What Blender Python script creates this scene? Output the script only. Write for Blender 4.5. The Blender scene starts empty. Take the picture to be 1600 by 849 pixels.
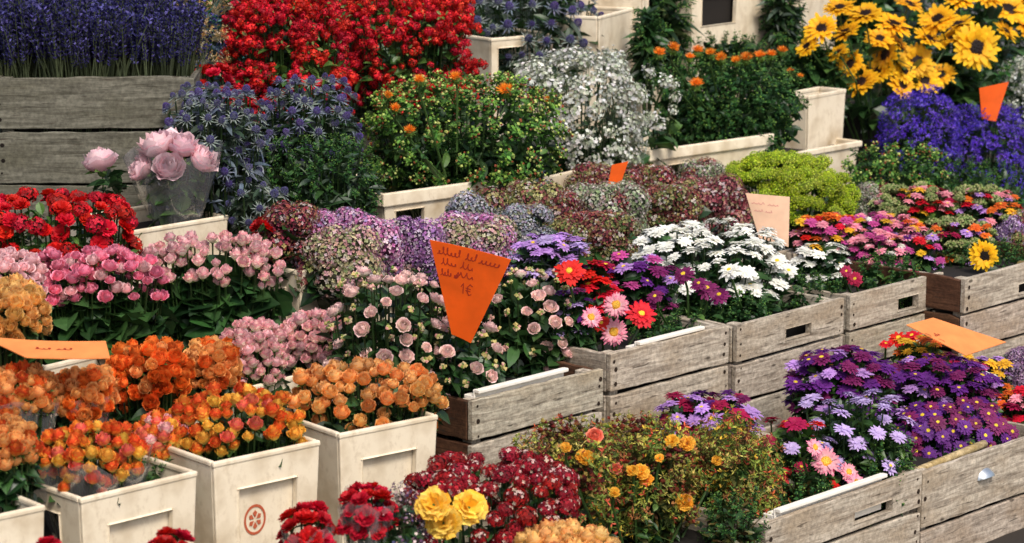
import bpy, math, random
from mathutils import Vector, Matrix, Quaternion

R = random.Random(7)
sc = bpy.context.scene
COL = sc.collection
PI = math.pi

# ------------------------------------------------------------------ camera
F = 4040.0
PITCH = math.radians(11.25)
CAM = Vector((0, 0, 1.65))
cd = bpy.data.cameras.new('camera')
cam = bpy.data.objects.new('camera', cd)
COL.objects.link(cam)
cam.location = CAM
cam.rotation_euler = (PI / 2 - PITCH, 0, 0)
cd.sensor_width = 36
cd.lens = 36 * F / 1600
cd.clip_end = 3000
cd.dof.use_dof = True
cd.dof.focus_distance = 4.9
cd.dof.aperture_fstop = 9
sc.camera = cam
sc.render.resolution_x = 1024
sc.render.resolution_y = 543
FW = Vector((0, math.cos(PITCH), -math.sin(PITCH)))
UP = Vector((0, math.sin(PITCH), math.cos(PITCH)))
RT = Vector((1, 0, 0))
YAW = math.radians(46.6)
RU = Vector((math.cos(YAW), math.sin(YAW), 0))      # along the stall front
RV = Vector((-math.sin(YAW), math.cos(YAW), 0))     # from the front to the back of the stall
ZV = Vector((0, 0, 1))


def ray(px, py):
    return FW + RT * ((px - 800) / F) + UP * ((424.5 - py) / F)


O0 = CAM + ray(1145, 510) * (5.0 / ray(1145, 510).y)


def at(px, py, v):
    d = ray(px, py)
    t = ((O0 + RV * v - CAM).dot(RV)) / d.dot(RV)
    return CAM + d * t


def at_y(px, py, y):
    d = ray(px, py)
    return CAM + d * (y / d.y)


def at_z(px, py, z):
    d = ray(px, py)
    return CAM + d * ((z - CAM.z) / d.z)


def mpp(P):
    return (P - CAM).dot(FW) / F


def stall(u, v, z):
    p = O0 + RU * u + RV * v
    return Vector((p.x, p.y, z))


# ------------------------------------------------------------------ colour helpers
def lin(c):
    return c / 12.92 if c <= 0.04045 else ((c + 0.055) / 1.055) ** 2.4


def H(s):
    s = s.lstrip('#')
    return tuple(lin(int(s[i:i + 2], 16) / 255) for i in (0, 2, 4))


def mix(a, b, t):
    return tuple(a[i] + (b[i] - a[i]) * t for i in range(3))


def jit(c, rng, v=0.15):
    k = 1 + rng.uniform(-v, v)
    return tuple(max(0.0, min(1.0, x * k * (1 + rng.uniform(-v, v) * 0.3))) for x in c)


# ------------------------------------------------------------------ materials
def new_mat(name):
    m = bpy.data.materials.new(name)
    m.use_nodes = True
    nt = m.node_tree
    nt.nodes.clear()
    out = nt.nodes.new('ShaderNodeOutputMaterial')
    return m, nt, out


def plant_mat(name, rough, transl, var, spec=0.4, noise_scale=60):
    m, nt, out = new_mat(name)
    n = nt.nodes
    L = nt.links.new
    ca = n.new('ShaderNodeVertexColor'); ca.layer_name = 'Col'
    oi = n.new('ShaderNodeObjectInfo')
    hs = n.new('ShaderNodeHueSaturation')
    mr = n.new('ShaderNodeMapRange')
    mr.inputs['To Min'].default_value = 1 - var
    mr.inputs['To Max'].default_value = 1 + var
    L(oi.outputs['Random'], mr.inputs['Value'])
    L(mr.outputs[0], hs.inputs['Value'])
    mu = n.new('ShaderNodeMath'); mu.operation = 'MULTIPLY'; mu.inputs[1].default_value = 7.31
    fr = n.new('ShaderNodeMath'); fr.operation = 'FRACT'
    L(oi.outputs['Random'], mu.inputs[0]); L(mu.outputs[0], fr.inputs[0])
    mh = n.new('ShaderNodeMapRange'); mh.inputs['To Min'].default_value = 0.492; mh.inputs['To Max'].default_value = 0.504
    L(fr.outputs[0], mh.inputs['Value']); L(mh.outputs[0], hs.inputs['Hue'])
    L(ca.outputs['Color'], hs.inputs['Color'])
    tc = n.new('ShaderNodeTexCoord')
    nz = n.new('ShaderNodeTexNoise'); nz.inputs['Scale'].default_value = noise_scale; nz.inputs['Detail'].default_value = 3
    L(tc.outputs['Object'], nz.inputs['Vector'])
    rp = n.new('ShaderNodeMapRange'); rp.inputs['From Min'].default_value = .3; rp.inputs['From Max'].default_value = .7
    rp.inputs['To Min'].default_value = 0.8; rp.inputs['To Max'].default_value = 1.15
    L(nz.outputs['Fac'], rp.inputs['Value'])
    mx = n.new('ShaderNodeVectorMath'); mx.operation = 'SCALE'
    L(hs.outputs[0], mx.inputs[0]); L(rp.outputs[0], mx.inputs['Scale'])
    bs = n.new('ShaderNodeBsdfPrincipled')
    bs.inputs['Roughness'].default_value = rough
    bs.inputs['Specular IOR Level'].default_value = spec
    L(mx.outputs[0], bs.inputs['Base Color'])
    tr = n.new('ShaderNodeBsdfTranslucent')
    L(mx.outputs[0], tr.inputs['Color'])
    ms = n.new('ShaderNodeMixShader'); ms.inputs[0].default_value = transl
    L(bs.outputs[0], ms.inputs[1]); L(tr.outputs[0], ms.inputs[2])
    L(ms.outputs[0], out.inputs[0])
    return m


PETAL = plant_mat('petal', 0.6, 0.3, 0.16, 0.3)
LEAF = plant_mat('leaf', 0.42, 0.15, 0.2, 0.45)


def solid(name, col, rough=0.6, metal=0.0, spec=0.4):
    m, nt, out = new_mat(name)
    bs = nt.nodes.new('ShaderNodeBsdfPrincipled')
    bs.inputs['Base Color'].default_value = (*col, 1)
    bs.inputs['Roughness'].default_value = rough
    bs.inputs['Metallic'].default_value = metal
    bs.inputs['Specular IOR Level'].default_value = spec
    nt.links.new(bs.outputs[0], out.inputs[0])
    return m, nt, bs


def wood_mat(name, light, dark, stain):
    m, nt, bs = solid(name, light, 0.85, 0, 0.2)
    n = nt.nodes
    L = nt.links.new
    tc = n.new('ShaderNodeTexCoord')
    oi = n.new('ShaderNodeObjectInfo')
    add = n.new('ShaderNodeVectorMath'); add.operation = 'ADD'
    cmb = n.new('ShaderNodeCombineXYZ')
    sc_ = n.new('ShaderNodeMath'); sc_.operation = 'MULTIPLY'; sc_.inputs[1].default_value = 37
    L(oi.outputs['Random'], sc_.inputs[0])
    for i in range(3):
        L(sc_.outputs[0], cmb.inputs[i])
    L(tc.outputs['Object'], add.inputs[0]); L(cmb.outputs[0], add.inputs[1])
    mp = n.new('ShaderNodeMapping'); mp.inputs['Scale'].default_value = (11, 110, 130)
    L(add.outputs[0], mp.inputs['Vector'])
    g = n.new('ShaderNodeTexNoise'); g.inputs['Scale'].default_value = 1.0; g.inputs['Detail'].default_value = 6; g.inputs['Roughness'].default_value = .65
    g.inputs['Distortion'].default_value = .6
    L(mp.outputs[0], g.inputs['Vector'])
    cr = n.new('ShaderNodeValToRGB')
    cr.color_ramp.elements[0].position = .3; cr.color_ramp.elements[0].color = (*dark, 1)
    cr.color_ramp.elements[1].position = .62; cr.color_ramp.elements[1].color = (*light, 1)
    L(g.outputs['Fac'], cr.inputs[0])
    # broad weather stains
    mp2 = n.new('ShaderNodeMapping'); mp2.inputs['Scale'].default_value = (7, 18, 18)
    L(add.outputs[0], mp2.inputs['Vector'])
    g2 = n.new('ShaderNodeTexNoise'); g2.inputs['Scale'].default_value = 1; g2.inputs['Detail'].default_value = 4
    L(mp2.outputs[0], g2.inputs['Vector'])
    r2 = n.new('ShaderNodeMapRange'); r2.inputs['From Min'].default_value = .48; r2.inputs['From Max'].default_value = .72
    L(g2.outputs['Fac'], r2.inputs['Value'])
    m2 = n.new('ShaderNodeMix'); m2.data_type = 'RGBA'
    L(r2.outputs[0], m2.inputs['Factor']); L(cr.outputs[0], m2.inputs['A']); m2.inputs['B'].default_value = (*stain, 1)
    # knots
    mp3 = n.new('ShaderNodeMapping'); mp3.inputs['Scale'].default_value = (9, 16, 22)
    L(add.outputs[0], mp3.inputs['Vector'])
    vo = n.new('ShaderNodeTexVoronoi'); vo.inputs['Scale'].default_value = 1
    L(mp3.outputs[0], vo.inputs['Vector'])
    r3 = n.new('ShaderNodeMapRange'); r3.inputs['From Min'].default_value = .05; r3.inputs['From Max'].default_value = .1
    r3.inputs['To Min'].default_value = 0.8; r3.inputs['To Max'].default_value = 0
    L(vo.outputs['Distance'], r3.inputs['Value'])
    m3 = n.new('ShaderNodeMix'); m3.data_type = 'RGBA'
    L(r3.outputs[0], m3.inputs['Factor']); L(m2.outputs['Result'], m3.inputs['A']); m3.inputs['B'].default_value = (.045, .03, .02, 1)
    mp4 = n.new('ShaderNodeMapping'); mp4.inputs['Scale'].default_value = (16, 150, 150); mp4.inputs['Location'].default_value = (3.1, 7.7, 1.3)
    L(add.outputs[0], mp4.inputs['Vector'])
    g4 = n.new('ShaderNodeTexNoise'); g4.inputs['Scale'].default_value = 1; g4.inputs['Detail'].default_value = 2; g4.inputs['Distortion'].default_value = .4
    L(mp4.outputs[0], g4.inputs['Vector'])
    r4 = n.new('ShaderNodeMapRange'); r4.inputs['From Min'].default_value = .64; r4.inputs['From Max'].default_value = .72; r4.inputs['To Max'].default_value = .75
    L(g4.outputs['Fac'], r4.inputs['Value'])
    m4 = n.new('ShaderNodeMix'); m4.data_type = 'RGBA'
    L(r4.outputs[0], m4.inputs['Factor']); L(m3.outputs['Result'], m4.inputs['A']); m4.inputs['B'].default_value = (.05, .035, .025, 1)
    g5 = n.new('ShaderNodeTexNoise'); g5.inputs['Scale'].default_value = 120; g5.inputs['Detail'].default_value = 5; g5.inputs['Roughness'].default_value = .7
    L(add.outputs[0], g5.inputs['Vector'])
    r5 = n.new('ShaderNodeMapRange'); r5.inputs['From Min'].default_value = .35; r5.inputs['From Max'].default_value = .68; r5.inputs['To Min'].default_value = .62; r5.inputs['To Max'].default_value = 1.18
    L(g5.outputs['Fac'], r5.inputs['Value'])
    v5 = n.new('ShaderNodeVectorMath'); v5.operation = 'SCALE'
    L(m4.outputs['Result'], v5.inputs[0]); L(r5.outputs[0], v5.inputs['Scale'])
    ca = n.new('ShaderNodeVertexColor'); ca.layer_name = 'Col'
    mm = n.new('ShaderNodeMix'); mm.data_type = 'RGBA'; mm.blend_type = 'MULTIPLY'; mm.inputs['Factor'].default_value = 1
    L(v5.outputs[0], mm.inputs['A']); L(ca.outputs['Color'], mm.inputs['B'])
    L(mm.outputs['Result'], bs.inputs['Base Color'])
    bp = n.new('ShaderNodeBump'); bp.inputs['Strength'].default_value = .5; bp.inputs['Distance'].default_value = .003
    L(g.outputs['Fac'], bp.inputs['Height']); L(bp.outputs[0], bs.inputs['Normal'])
    return m


WOOD = wood_mat('weathered_wood', H('cdc0ac'), H('7c6e5e'), H('a8967e'))
WOOD_SHADED_GREY = wood_mat('shaded_grey_wood', H('7b786a'), H('48453a'), H('625f50'))  # wood of the lavender crate, its shade put into a darker colour
WOOD_SHADED = wood_mat('shaded_brown_wood', H('6a4a34'), H('3a2417'), H('4a2f1f'))  # crate ends lying in shade, the shade put into the wood colour


def plastic_mat(name, base, dirt):
    m, nt, bs = solid(name, base, 0.5, 0, 0.4)
    n = nt.nodes
    L = nt.links.new
    tc = n.new('ShaderNodeTexCoord')
    g = n.new('ShaderNodeTexNoise'); g.inputs['Scale'].default_value = 14; g.inputs['Detail'].default_value = 6
    L(tc.outputs['Object'], g.inputs['Vector'])
    r = n.new('ShaderNodeMapRange'); r.inputs['From Min'].default_value = .46; r.inputs['From Max'].default_value = .8
    L(g.outputs['Fac'], r.inputs['Value'])
    mp = n.new('ShaderNodeMapping'); mp.inputs['Scale'].default_value = (55, 55, 34)
    L(tc.outputs['Object'], mp.inputs['Vector'])
    s = n.new('ShaderNodeTexNoise'); s.inputs['Scale'].default_value = 1; s.inputs['Detail'].default_value = 7; s.inputs['Roughness'].default_value = .75
    L(mp.outputs[0], s.inputs['Vector'])
    r2 = n.new('ShaderNodeMapRange'); r2.inputs['From Min'].default_value = .5; r2.inputs['From Max'].default_value = .8; r2.inputs['To Max'].default_value = .7
    L(s.outputs['Fac'], r2.inputs['Value'])
    ad = n.new('ShaderNodeMath'); ad.operation = 'MAXIMUM'
    L(r.outputs[0], ad.inputs[0]); L(r2.outputs[0], ad.inputs[1])
    mx = n.new('ShaderNodeMix'); mx.data_type = 'RGBA'
    mx.inputs['A'].default_value = (*base, 1); mx.inputs['B'].default_value = (*dirt, 1)
    L(ad.outputs[0], mx.inputs['Factor'])
    L(mx.outputs['Result'], bs.inputs['Base Color'])
    bp = n.new('ShaderNodeBump'); bp.inputs['Strength'].default_value = .15; bp.inputs['Distance'].default_value = .002
    L(g.outputs['Fac'], bp.inputs['Height']); L(bp.outputs[0], bs.inputs['Normal'])
    return m


BUCKET = plastic_mat('cream_plastic', H('e6d8be'), H('a8906c'))
LINER = plastic_mat('white_plastic', H('ece6da'), H('d2c8b4'))
DARK, _, _ = solid('dark_soil_shade', H('1c1712'), .9)  # dark filling; in windowed buckets it stands for the shaded interior
METAL, _, _ = solid('zinc_metal', (.62, .65, .66), .35, .9)
INK, _, _ = solid('red_ink', H('96240c'), .7)
EMB, _, _ = solid('printed_emblem', H('b5583a'), .6)
NAVY, _, _ = solid('shelf_board', H('2a241e'), .8)
BACKDROP, _, _ = solid('dark_green_backdrop', H('18241c'), .7)  # added dark sheet behind the rows


def card_mat(name, col, tr=.25):
    m, nt, bs = solid(name, col, .6, 0, .35)
    n = nt.nodes
    L = nt.links.new
    tc = n.new('ShaderNodeTexCoord')
    g = n.new('ShaderNodeTexNoise'); g.inputs['Scale'].default_value = 25; g.inputs['Detail'].default_value = 4
    L(tc.outputs['Object'], g.inputs['Vector'])
    r = n.new('ShaderNodeMapRange'); r.inputs['From Min'].default_value = .3; r.inputs['From Max'].default_value = .7; r.inputs['To Min'].default_value = .86; r.inputs['To Max'].default_value = 1.1
    L(g.outputs['Fac'], r.inputs['Value'])
    mx = n.new('ShaderNodeVectorMath'); mx.operation = 'SCALE'; mx.inputs[0].default_value = col
    L(r.outputs[0], mx.inputs['Scale']); L(mx.outputs[0], bs.inputs['Base Color'])
    t = n.new('ShaderNodeBsdfTranslucent'); L(mx.outputs[0], t.inputs['Color'])
    ms = n.new('ShaderNodeMixShader'); ms.inputs[0].default_value = tr
    L(bs.outputs[0], ms.inputs[1]); L(t.outputs[0], ms.inputs[2])
    L(ms.outputs[0], nt.nodes['Material Output'].inputs[0])
    return m


CARD_O = card_mat('orange_card', H('ef6212'))
CARD_L = card_mat('light_orange_card', H('f59a55'))
CARD_P = card_mat('peach_card', H('f6cfae'))


def wrap_mat():
    m, nt, out = new_mat('clear_wrap')
    n = nt.nodes
    L = nt.links.new
    t = n.new('ShaderNodeBsdfTransparent'); t.inputs[0].default_value = (.95, .95, .96, 1)
    g = n.new('ShaderNodeBsdfGlossy'); g.inputs['Roughness'].default_value = .12
    d = n.new('ShaderNodeBsdfDiffuse'); d.inputs[0].default_value = (.8, .8, .82, 1)
    lw = n.new('ShaderNodeLayerWeight'); lw.inputs[0].default_value = .35
    a = n.new('ShaderNodeMixShader'); a.inputs[0].default_value = .09
    L(t.outputs[0], a.inputs[1]); L(d.outputs[0], a.inputs[2])
    mr = n.new('ShaderNodeMapRange'); mr.inputs['To Min'].default_value = .08; mr.inputs['To Max'].default_value = .45
    L(lw.outputs['Facing'], mr.inputs['Value'])
    b = n.new('ShaderNodeMixShader')
    L(mr.outputs[0], b.inputs[0]); L(a.outputs[0], b.inputs[1]); L(g.outputs[0], b.inputs[2])
    L(b.outputs[0], out.inputs[0])
    return m


WRAP = wrap_mat()


# ------------------------------------------------------------------ mesh builder
class MB:
    def __init__(s):
        s.v = []; s.f = []; s.c = []

    def vert(s, p):
        s.v.append((p[0], p[1], p[2])); return len(s.v) - 1

    def face(s, idx, col=(1, 1, 1)):
        s.f.append(tuple(idx)); s.c.append(col)

    def poly(s, pts, col=(1, 1, 1)):
        b = len(s.v)
        s.v += [(p[0], p[1], p[2]) for p in pts]
        s.f.append(tuple(range(b, b + len(pts)))); s.c.append(col)

    def box(s, x0, x1, y0, y1, z0, z1, col=(1, 1, 1)):
        b = len(s.v)
        s.v += [(x0, y0, z0), (x1, y0, z0), (x1, y1, z0), (x0, y1, z0), (x0, y0, z1), (x1, y0, z1), (x1, y1, z1), (x0, y1, z1)]
        for q in ((0, 3, 2, 1), (4, 5, 6, 7), (0, 1, 5, 4), (1, 2, 6, 5), (2, 3, 7, 6), (3, 0, 4, 7)):
            s.f.append(tuple(b + i for i in q)); s.c.append(col)

    def plate(s, x0, x1, z0, z1, y0, y1, hole=None, col=(1, 1, 1)):
        """a board in the xz plane, y0 front, y1 back, with an optional through hole (hx0, hx1, hz0, hz1)"""
        if hole is None:
            return s.box(x0, x1, y0, y1, z0, z1, col)
        hx0, hx1, hz0, hz1 = hole
        xs = (x0, hx0, hx1, x1); zs = (z0, hz0, hz1, z1)
        b = len(s.v)
        for y in (y0, y1):
            for z in zs:
                for x in xs:
                    s.v.append((x, y, z))
        I = lambda k, i, j: b + k * 16 + j * 4 + i
        def q(*a):
            s.f.append(a); s.c.append(col)
        for i in range(3):
            for j in range(3):
                if (i, j) == (1, 1):
                    continue
                q(I(0, i, j), I(0, i + 1, j), I(0, i + 1, j + 1), I(0, i, j + 1))
                q(I(1, i, j), I(1, i, j + 1), I(1, i + 1, j + 1), I(1, i + 1, j))
        for i in range(3):
            q(I(0, i, 0), I(1, i, 0), I(1, i + 1, 0), I(0, i + 1, 0))
            q(I(0, i, 3), I(0, i + 1, 3), I(1, i + 1, 3), I(1, i, 3))
            q(I(0, 0, i), I(0, 0, i + 1), I(1, 0, i + 1), I(1, 0, i))
            q(I(0, 3, i), I(1, 3, i), I(1, 3, i + 1), I(0, 3, i + 1))
        q(I(0, 1, 1), I(0, 1, 2), I(1, 1, 2), I(1, 1, 1))
        q(I(0, 2, 1), I(1, 2, 1), I(1, 2, 2), I(0, 2, 2))
        q(I(0, 1, 1), I(1, 1, 1), I(1, 2, 1), I(0, 2, 1))
        q(I(0, 1, 2), I(0, 2, 2), I(1, 2, 2), I(1, 1, 2))

    def tube(s, pts, rads, n=5, col=(1, 1, 1), cap=True):
        b = len(s.v)
        m = len(pts)
        for i, p in enumerate(pts):
            p = Vector(p)
            d = (Vector(pts[min(i + 1, m - 1)]) - Vector(pts[max(i - 1, 0)]))
            d = d.normalized() if d.length > 1e-9 else ZV
            a = d.cross(Vector((.31, .87, .19))).normalized()
            c = d.cross(a)
            r = rads[i] if isinstance(rads, (list, tuple)) else rads
            for k in range(n):
                t = 2 * PI * k / n
                s.v.append(tuple(p + a * (math.cos(t) * r) + c * (math.sin(t) * r)))
        for i in range(m - 1):
            for k in range(n):
                s.f.append((b + i * n + k, b + i * n + (k + 1) % n, b + (i + 1) * n + (k + 1) % n, b + (i + 1) * n + k)); s.c.append(col)
        if cap:
            s.f.append(tuple(b + (m - 1) * n + k for k in range(n))); s.c.append(col)

    def blob(s, c, r, col, n=6, m=4, squash=1.0, rng=None):
        """small rounded bud"""
        b = len(s.v)
        for j in range(m + 1):
            ph = PI * j / m
            for k in range(n):
                t = 2 * PI * k / n
                rr = r * (1 + (rng.uniform(-.15, .15) if rng else 0))
                s.v.append((c[0] + rr * math.sin(ph) * math.cos(t), c[1] + rr * math.sin(ph) * math.sin(t), c[2] + rr * squash * math.cos(ph)))
        for j in range(m):
            for k in range(n):
                s.f.append((b + j * n + k, b + (j + 1) * n + k, b + (j + 1) * n + (k + 1) % n, b + j * n + (k + 1) % n))
                s.c.append(jit(col, rng, .2) if rng else col)

    def octa(s, c, r, col):
        b = len(s.v)
        x, y, z = c
        s.v += [(x + r, y, z), (x, y + r, z), (x - r, y, z), (x, y - r, z), (x, y, z + r), (x, y, z - r * .8)]
        for i in range(4):
            s.f.append((b + i, b + (i + 1) % 4, b + 4)); s.c.append(col)
            s.f.append((b + (i + 1) % 4, b + i, b + 5)); s.c.append(col)

    def leaf(s, p, d, w, L, col, rng, fold=.25, droop=.2, n=2):
        """leaf from p along d, n segments, folded along its midrib"""
        d = Vector(d).normalized()
        side = d.cross(ZV)
        if side.length < .05:
            side = Vector((1, 0, 0))
        side.normalize()
        side = Quaternion(d, rng.uniform(-.9, .9)) @ side
        nrm = side.cross(d)
        b = len(s.v)
        p = Vector(p)
        prof = (0, .85, 1, .75, 0) if n >= 3 else (0, .9, .7, 0)
        k = len(prof) - 1
        for i in range(k + 1):
            t = i / k
            c = p + d * (L * t) - ZV * (droop * L * t * t)
            ww = w * prof[i] * .5
            s.v.append(tuple(c + side * ww + nrm * ww * fold))
            s.v.append(tuple(c))
            s.v.append(tuple(c - side * ww + nrm * ww * fold))
        for i in range(k):
            a = b + i * 3
            c2 = jit(col, rng, .12)
            s.f.append((a, a + 1, a + 4, a + 3)); s.c.append(c2)
            s.f.append((a + 1, a + 2, a + 5, a + 4)); s.c.append(c2)

    def mesh(s, name, mats, smooth=False):
        me = bpy.data.meshes.new(name)
        me.from_pydata(s.v, [], s.f)
        ca = me.color_attributes.new('Col', 'FLOAT_COLOR', 'CORNER')
        buf = []
        for f, c in zip(s.f, s.c):
            buf += [c[0], c[1], c[2], 1.0] * len(f)
        ca.data.foreach_set('color', buf)
        for m in (mats if isinstance(mats, (list, tuple)) else [mats]):
            me.materials.append(m)
        if smooth:
            me.polygons.foreach_set('use_smooth', [True] * len(s.f))
        me.update()
        return me

    def build(s, name, mat, parent=None, smooth=False, bevel=0.0):
        o = bpy.data.objects.new(name, s.mesh(name, mat, smooth))
        COL.objects.link(o)
        if parent:
            o.parent = parent
        if bevel:
            md = o.modifiers.new('bevel', 'BEVEL')
            md.width = bevel; md.segments = 2; md.limit_method = 'ANGLE'
        return o


def empty(name, loc, label, cat, group=None, rz=0.0):
    o = bpy.data.objects.new(name, None)
    COL.objects.link(o)
    o.location = loc
    o.rotation_euler = (0, 0, rz)
    o.empty_display_size = .05
    o['label'] = label; o['category'] = cat
    if group:
        o['group'] = group
    return o


def inst(name, me, parent, M):
    o = bpy.data.objects.new(name, me)
    COL.objects.link(o)
    o.parent = parent
    o.matrix_local = M
    return o


# ------------------------------------------------------------------ flower heads (unit radius, +Z is the way they face)
def rose_mesh(rng, base, mid, edge, tall=1.0, open_=1.0, green=H('5d7a3a')):
    m = MB()
    spec = [(2, .13, 1.0, -.06), (3, .27, 1.06, -.1), (4, .42, 1.04, -.08), (5, .58, .97, .0), (5, .7, .86, .1 * open_), (6, .8, .68, .26 * open_)]
    for li, (n, rad, zt, fl) in enumerate(spec):
        a_off = rng.uniform(0, 6.3)
        for k in range(n):
            a0 = a_off + 2 * PI * k / n + rng.uniform(-.2, .2)
            wid = PI / n * 1.4
            hh = zt * rng.uniform(.9, 1.08) * tall
            f2 = fl + rng.uniform(-.05, .08)
            p1, p2 = rng.uniform(0, 6), rng.uniform(0, 6)
            tone = 1 + rng.uniform(-.24, .16)
            b = len(m.v)
            NU, NT = 4, 4
            for j in range(NT + 1):
                t = j / NT
                for i in range(NU + 1):
                    u = i / NU * 2 - 1
                    ang = a0 + u * wid * (.45 + .55 * math.sin(min(1, t * 1.2) * PI / 2))
                    r = rad * (.25 + .75 * math.sin(min(1, t * 1.5) * PI / 2))
                    if t > .5:
                        r += f2 * ((t - .5) / .5) ** 1.6 * (1 - .35 * u * u)
                    r += .07 * math.sin(u * 5 + p1) * t * t
                    z = -.12 + (hh + .12) * t - hh * .3 * u * u * t * t + .09 * math.sin(u * 4.5 + p2) * t * t
                    if t > .8:
                        z -= max(0, f2) * .35
                    m.v.append((r * math.cos(ang), r * math.sin(ang), z))
            for j in range(NT):
                t = (j + .5) / NT
                c = mix(base, mid, (t / .65) ** 1.4) if t < .65 else mix(mid, edge, (t - .65) / .35)
                if li < 3:
                    c = mix(c, mid, .4)
                c = tuple(min(1, x * tone) for x in jit(c, rng, .07))
                for i in range(NU):
                    a = b + j * (NU + 1) + i
                    m.face((a, a + 1, a + NU + 2, a + NU + 1), c)
    m.blob((0, 0, .8 * tall), .09, mix(mid, base, .3), 6, 4, 1.6)
    for k in range(5):
        a = 2 * PI * k / 5
        p = (math.cos(a) * .2, math.sin(a) * .2, -.05)
        m.leaf(p, (math.cos(a), math.sin(a), .25), .3, .75, green, rng)
    m.blob((0, 0, -.1), .28, green, 6, 4)
    return m


def daisy_mesh(rng, base, tip, n=24, layers=2, width=.2, cup=.15, r0=.22, curl=.1, taper=.8):
    """ray petals of an aster, sunflower or gerbera"""
    m = MB()
    for l in range(layers):
        el = cup + l * .22 * (1 if layers < 4 else 1.2)
        Lr = 1 - l * (.1 if layers < 4 else .2)
        nn = n
        off = rng.uniform(0, 6)
        for k in range(nn):
            a = off + 2 * PI * k / nn + rng.uniform(-.06, .06)
            e = el + rng.uniform(-.2, .2)
            L = Lr * rng.uniform(.78, 1.06)
            d = Vector((math.cos(a), math.sin(a), 0))
            sd = Vector((-math.sin(a), math.cos(a), 0))
            b = len(m.v)
            for j, t in enumerate((0, .4, .8, 1)):
                rr = max(.04, r0 * (1 - .3 * l)) + (L - r0) * t
                z = math.sin(e) * (rr) - curl * t * t + .02 * l
                w = width * (.5, 1, taper, .25)[j] * .5
                c = d * (rr * math.cos(e)) + ZV * z
                m.v.append(tuple(c + sd * w + ZV * w * .3)); m.v.append(tuple(c - sd * w + ZV * w * .3))
            cc = jit(mix(base, tip, rng.uniform(.7, 1)), rng, .1)
            for j in range(3):
                q = b + j * 2
                m.face((q, q + 1, q + 3, q + 2), mix(base, cc, (j + .6) / 2.4 if j < 2 else 1))
    # calyx
    g = H('4c6a30')
    for k in range(9):
        a = 2 * PI * k / 9
        m.leaf((math.cos(a) * .06, math.sin(a) * .06, -.1), (math.cos(a), math.sin(a), .1), .14, .42, g, rng)
    return m


def disc_mesh(rng, r, h, c_out, c_in, n=10, bumps=40):
    m = MB()
    rings = [(1, 0), (.85, .6), (.55, .95), (.2, 1.0)]
    b = 0
    for i, (rr, zz) in enumerate(rings):
        for k in range(n):
            a = 2 * PI * k / n
            m.v.append((math.cos(a) * r * rr, math.sin(a) * r * rr, zz * h))
    for i in range(3):
        for k in range(n):
            m.face((i * n + k, i * n + (k + 1) % n, (i + 1) * n + (k + 1) % n, (i + 1) * n + k), jit(mix(c_out, c_in, i / 2), rng, .2))
    m.face([3 * n + k for k in range(n)], c_in)
    for k in range(bumps):
        q = math.sqrt((k + .5) / bumps)
        a = k * 2.39996
        m.octa((math.cos(a) * r * q, math.sin(a) * r * q, h * (1.02 - q ** 4 * .8)), r * .09, jit(mix(c_in, c_out, q), rng, .35))
    return m


def ruffle_mesh(rng, c0, c1, n=46, flat=.75):
    """frilly double head: carnation, celosia, ruffled red blossom, double aster"""
    m = MB()
    for k in range(n):
        q = math.sqrt((k + .5) / n)
        a = k * 2.39996
        el = (1 - q) * 1.25 + .12
        d = Vector((math.cos(a) * math.cos(el), math.sin(a) * math.cos(el), math.sin(el) * flat))
        sd = Vector((-math.sin(a), math.cos(a), 0))
        L = rng.uniform(.75, 1.05)
        b = len(m.v)
        for j, t in enumerate((.1, .6, 1.0)):
            w = (.08, .24, .26)[j]
            c = d * (L * t)
            for i, u in enumerate((-1, -.33, .33, 1)):
                m.v.append(tuple(c + sd * (w * u) + ZV * (rng.uniform(-.09, .09) * t) + d * rng.uniform(-.06, .06) * t))
        cc = jit(mix(c0, c1, rng.random()), rng, .15)
        for j in range(2):
            for i in range(3):
                q4 = b + j * 4 + i
                m.face((q4, q4 + 1, q4 + 5, q4 + 4), cc if j else mix(cc, c0, .5))
    m.blob((0, 0, -.12), .26, H('4a6a2c'), 6, 4)
    return m


def floret_dome(rng, pal, n=110, fl=.17, squash=.75, lo=-.35, tips=.0):
    """hydrangea-like head: many four-petalled florets on a ball"""
    m = MB()
    m.blob((0, 0, 0), .74, mix(H('10140c'), pal[0], .12), 8, 6, squash)  # near-black core paints the shade in the gaps between florets
    for k in range(n):
        z = 1 - (k + .5) / n * (1 - lo)
        a = k * 2.39996 + rng.uniform(-.1, .1)
        s = math.sqrt(max(0, 1 - z * z))
        nrm = Vector((s * math.cos(a), s * math.sin(a), z))
        rr = rng.uniform(.84, 1.1)
        p = Vector((nrm.x * rr, nrm.y * rr, nrm.z * rr * squash))
        t1 = nrm.orthogonal().normalized()
        t1 = Quaternion(nrm, rng.uniform(0, 6)) @ t1
        t2 = nrm.cross(t1)
        c = jit(rng.choice(pal), rng, .3)
        if rng.random() < tips:
            c = mix(c, (.8, .72, .7), .55)
        f = fl * rng.uniform(.65, 1.25)
        for dx, dy in ((1, 0), (0, 1), (-1, 0), (0, -1)):
            d = t1 * dx + t2 * dy
            e = nrm.cross(d)
            m.poly((p, p + d * f * .6 + e * f * .45 + nrm * .03, p + d * f * 1.1 + nrm * rng.uniform(-.02, .08), p + d * f * .6 - e * f * .45 + nrm * .03), jit(c, rng, .22))
    return m


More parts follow.
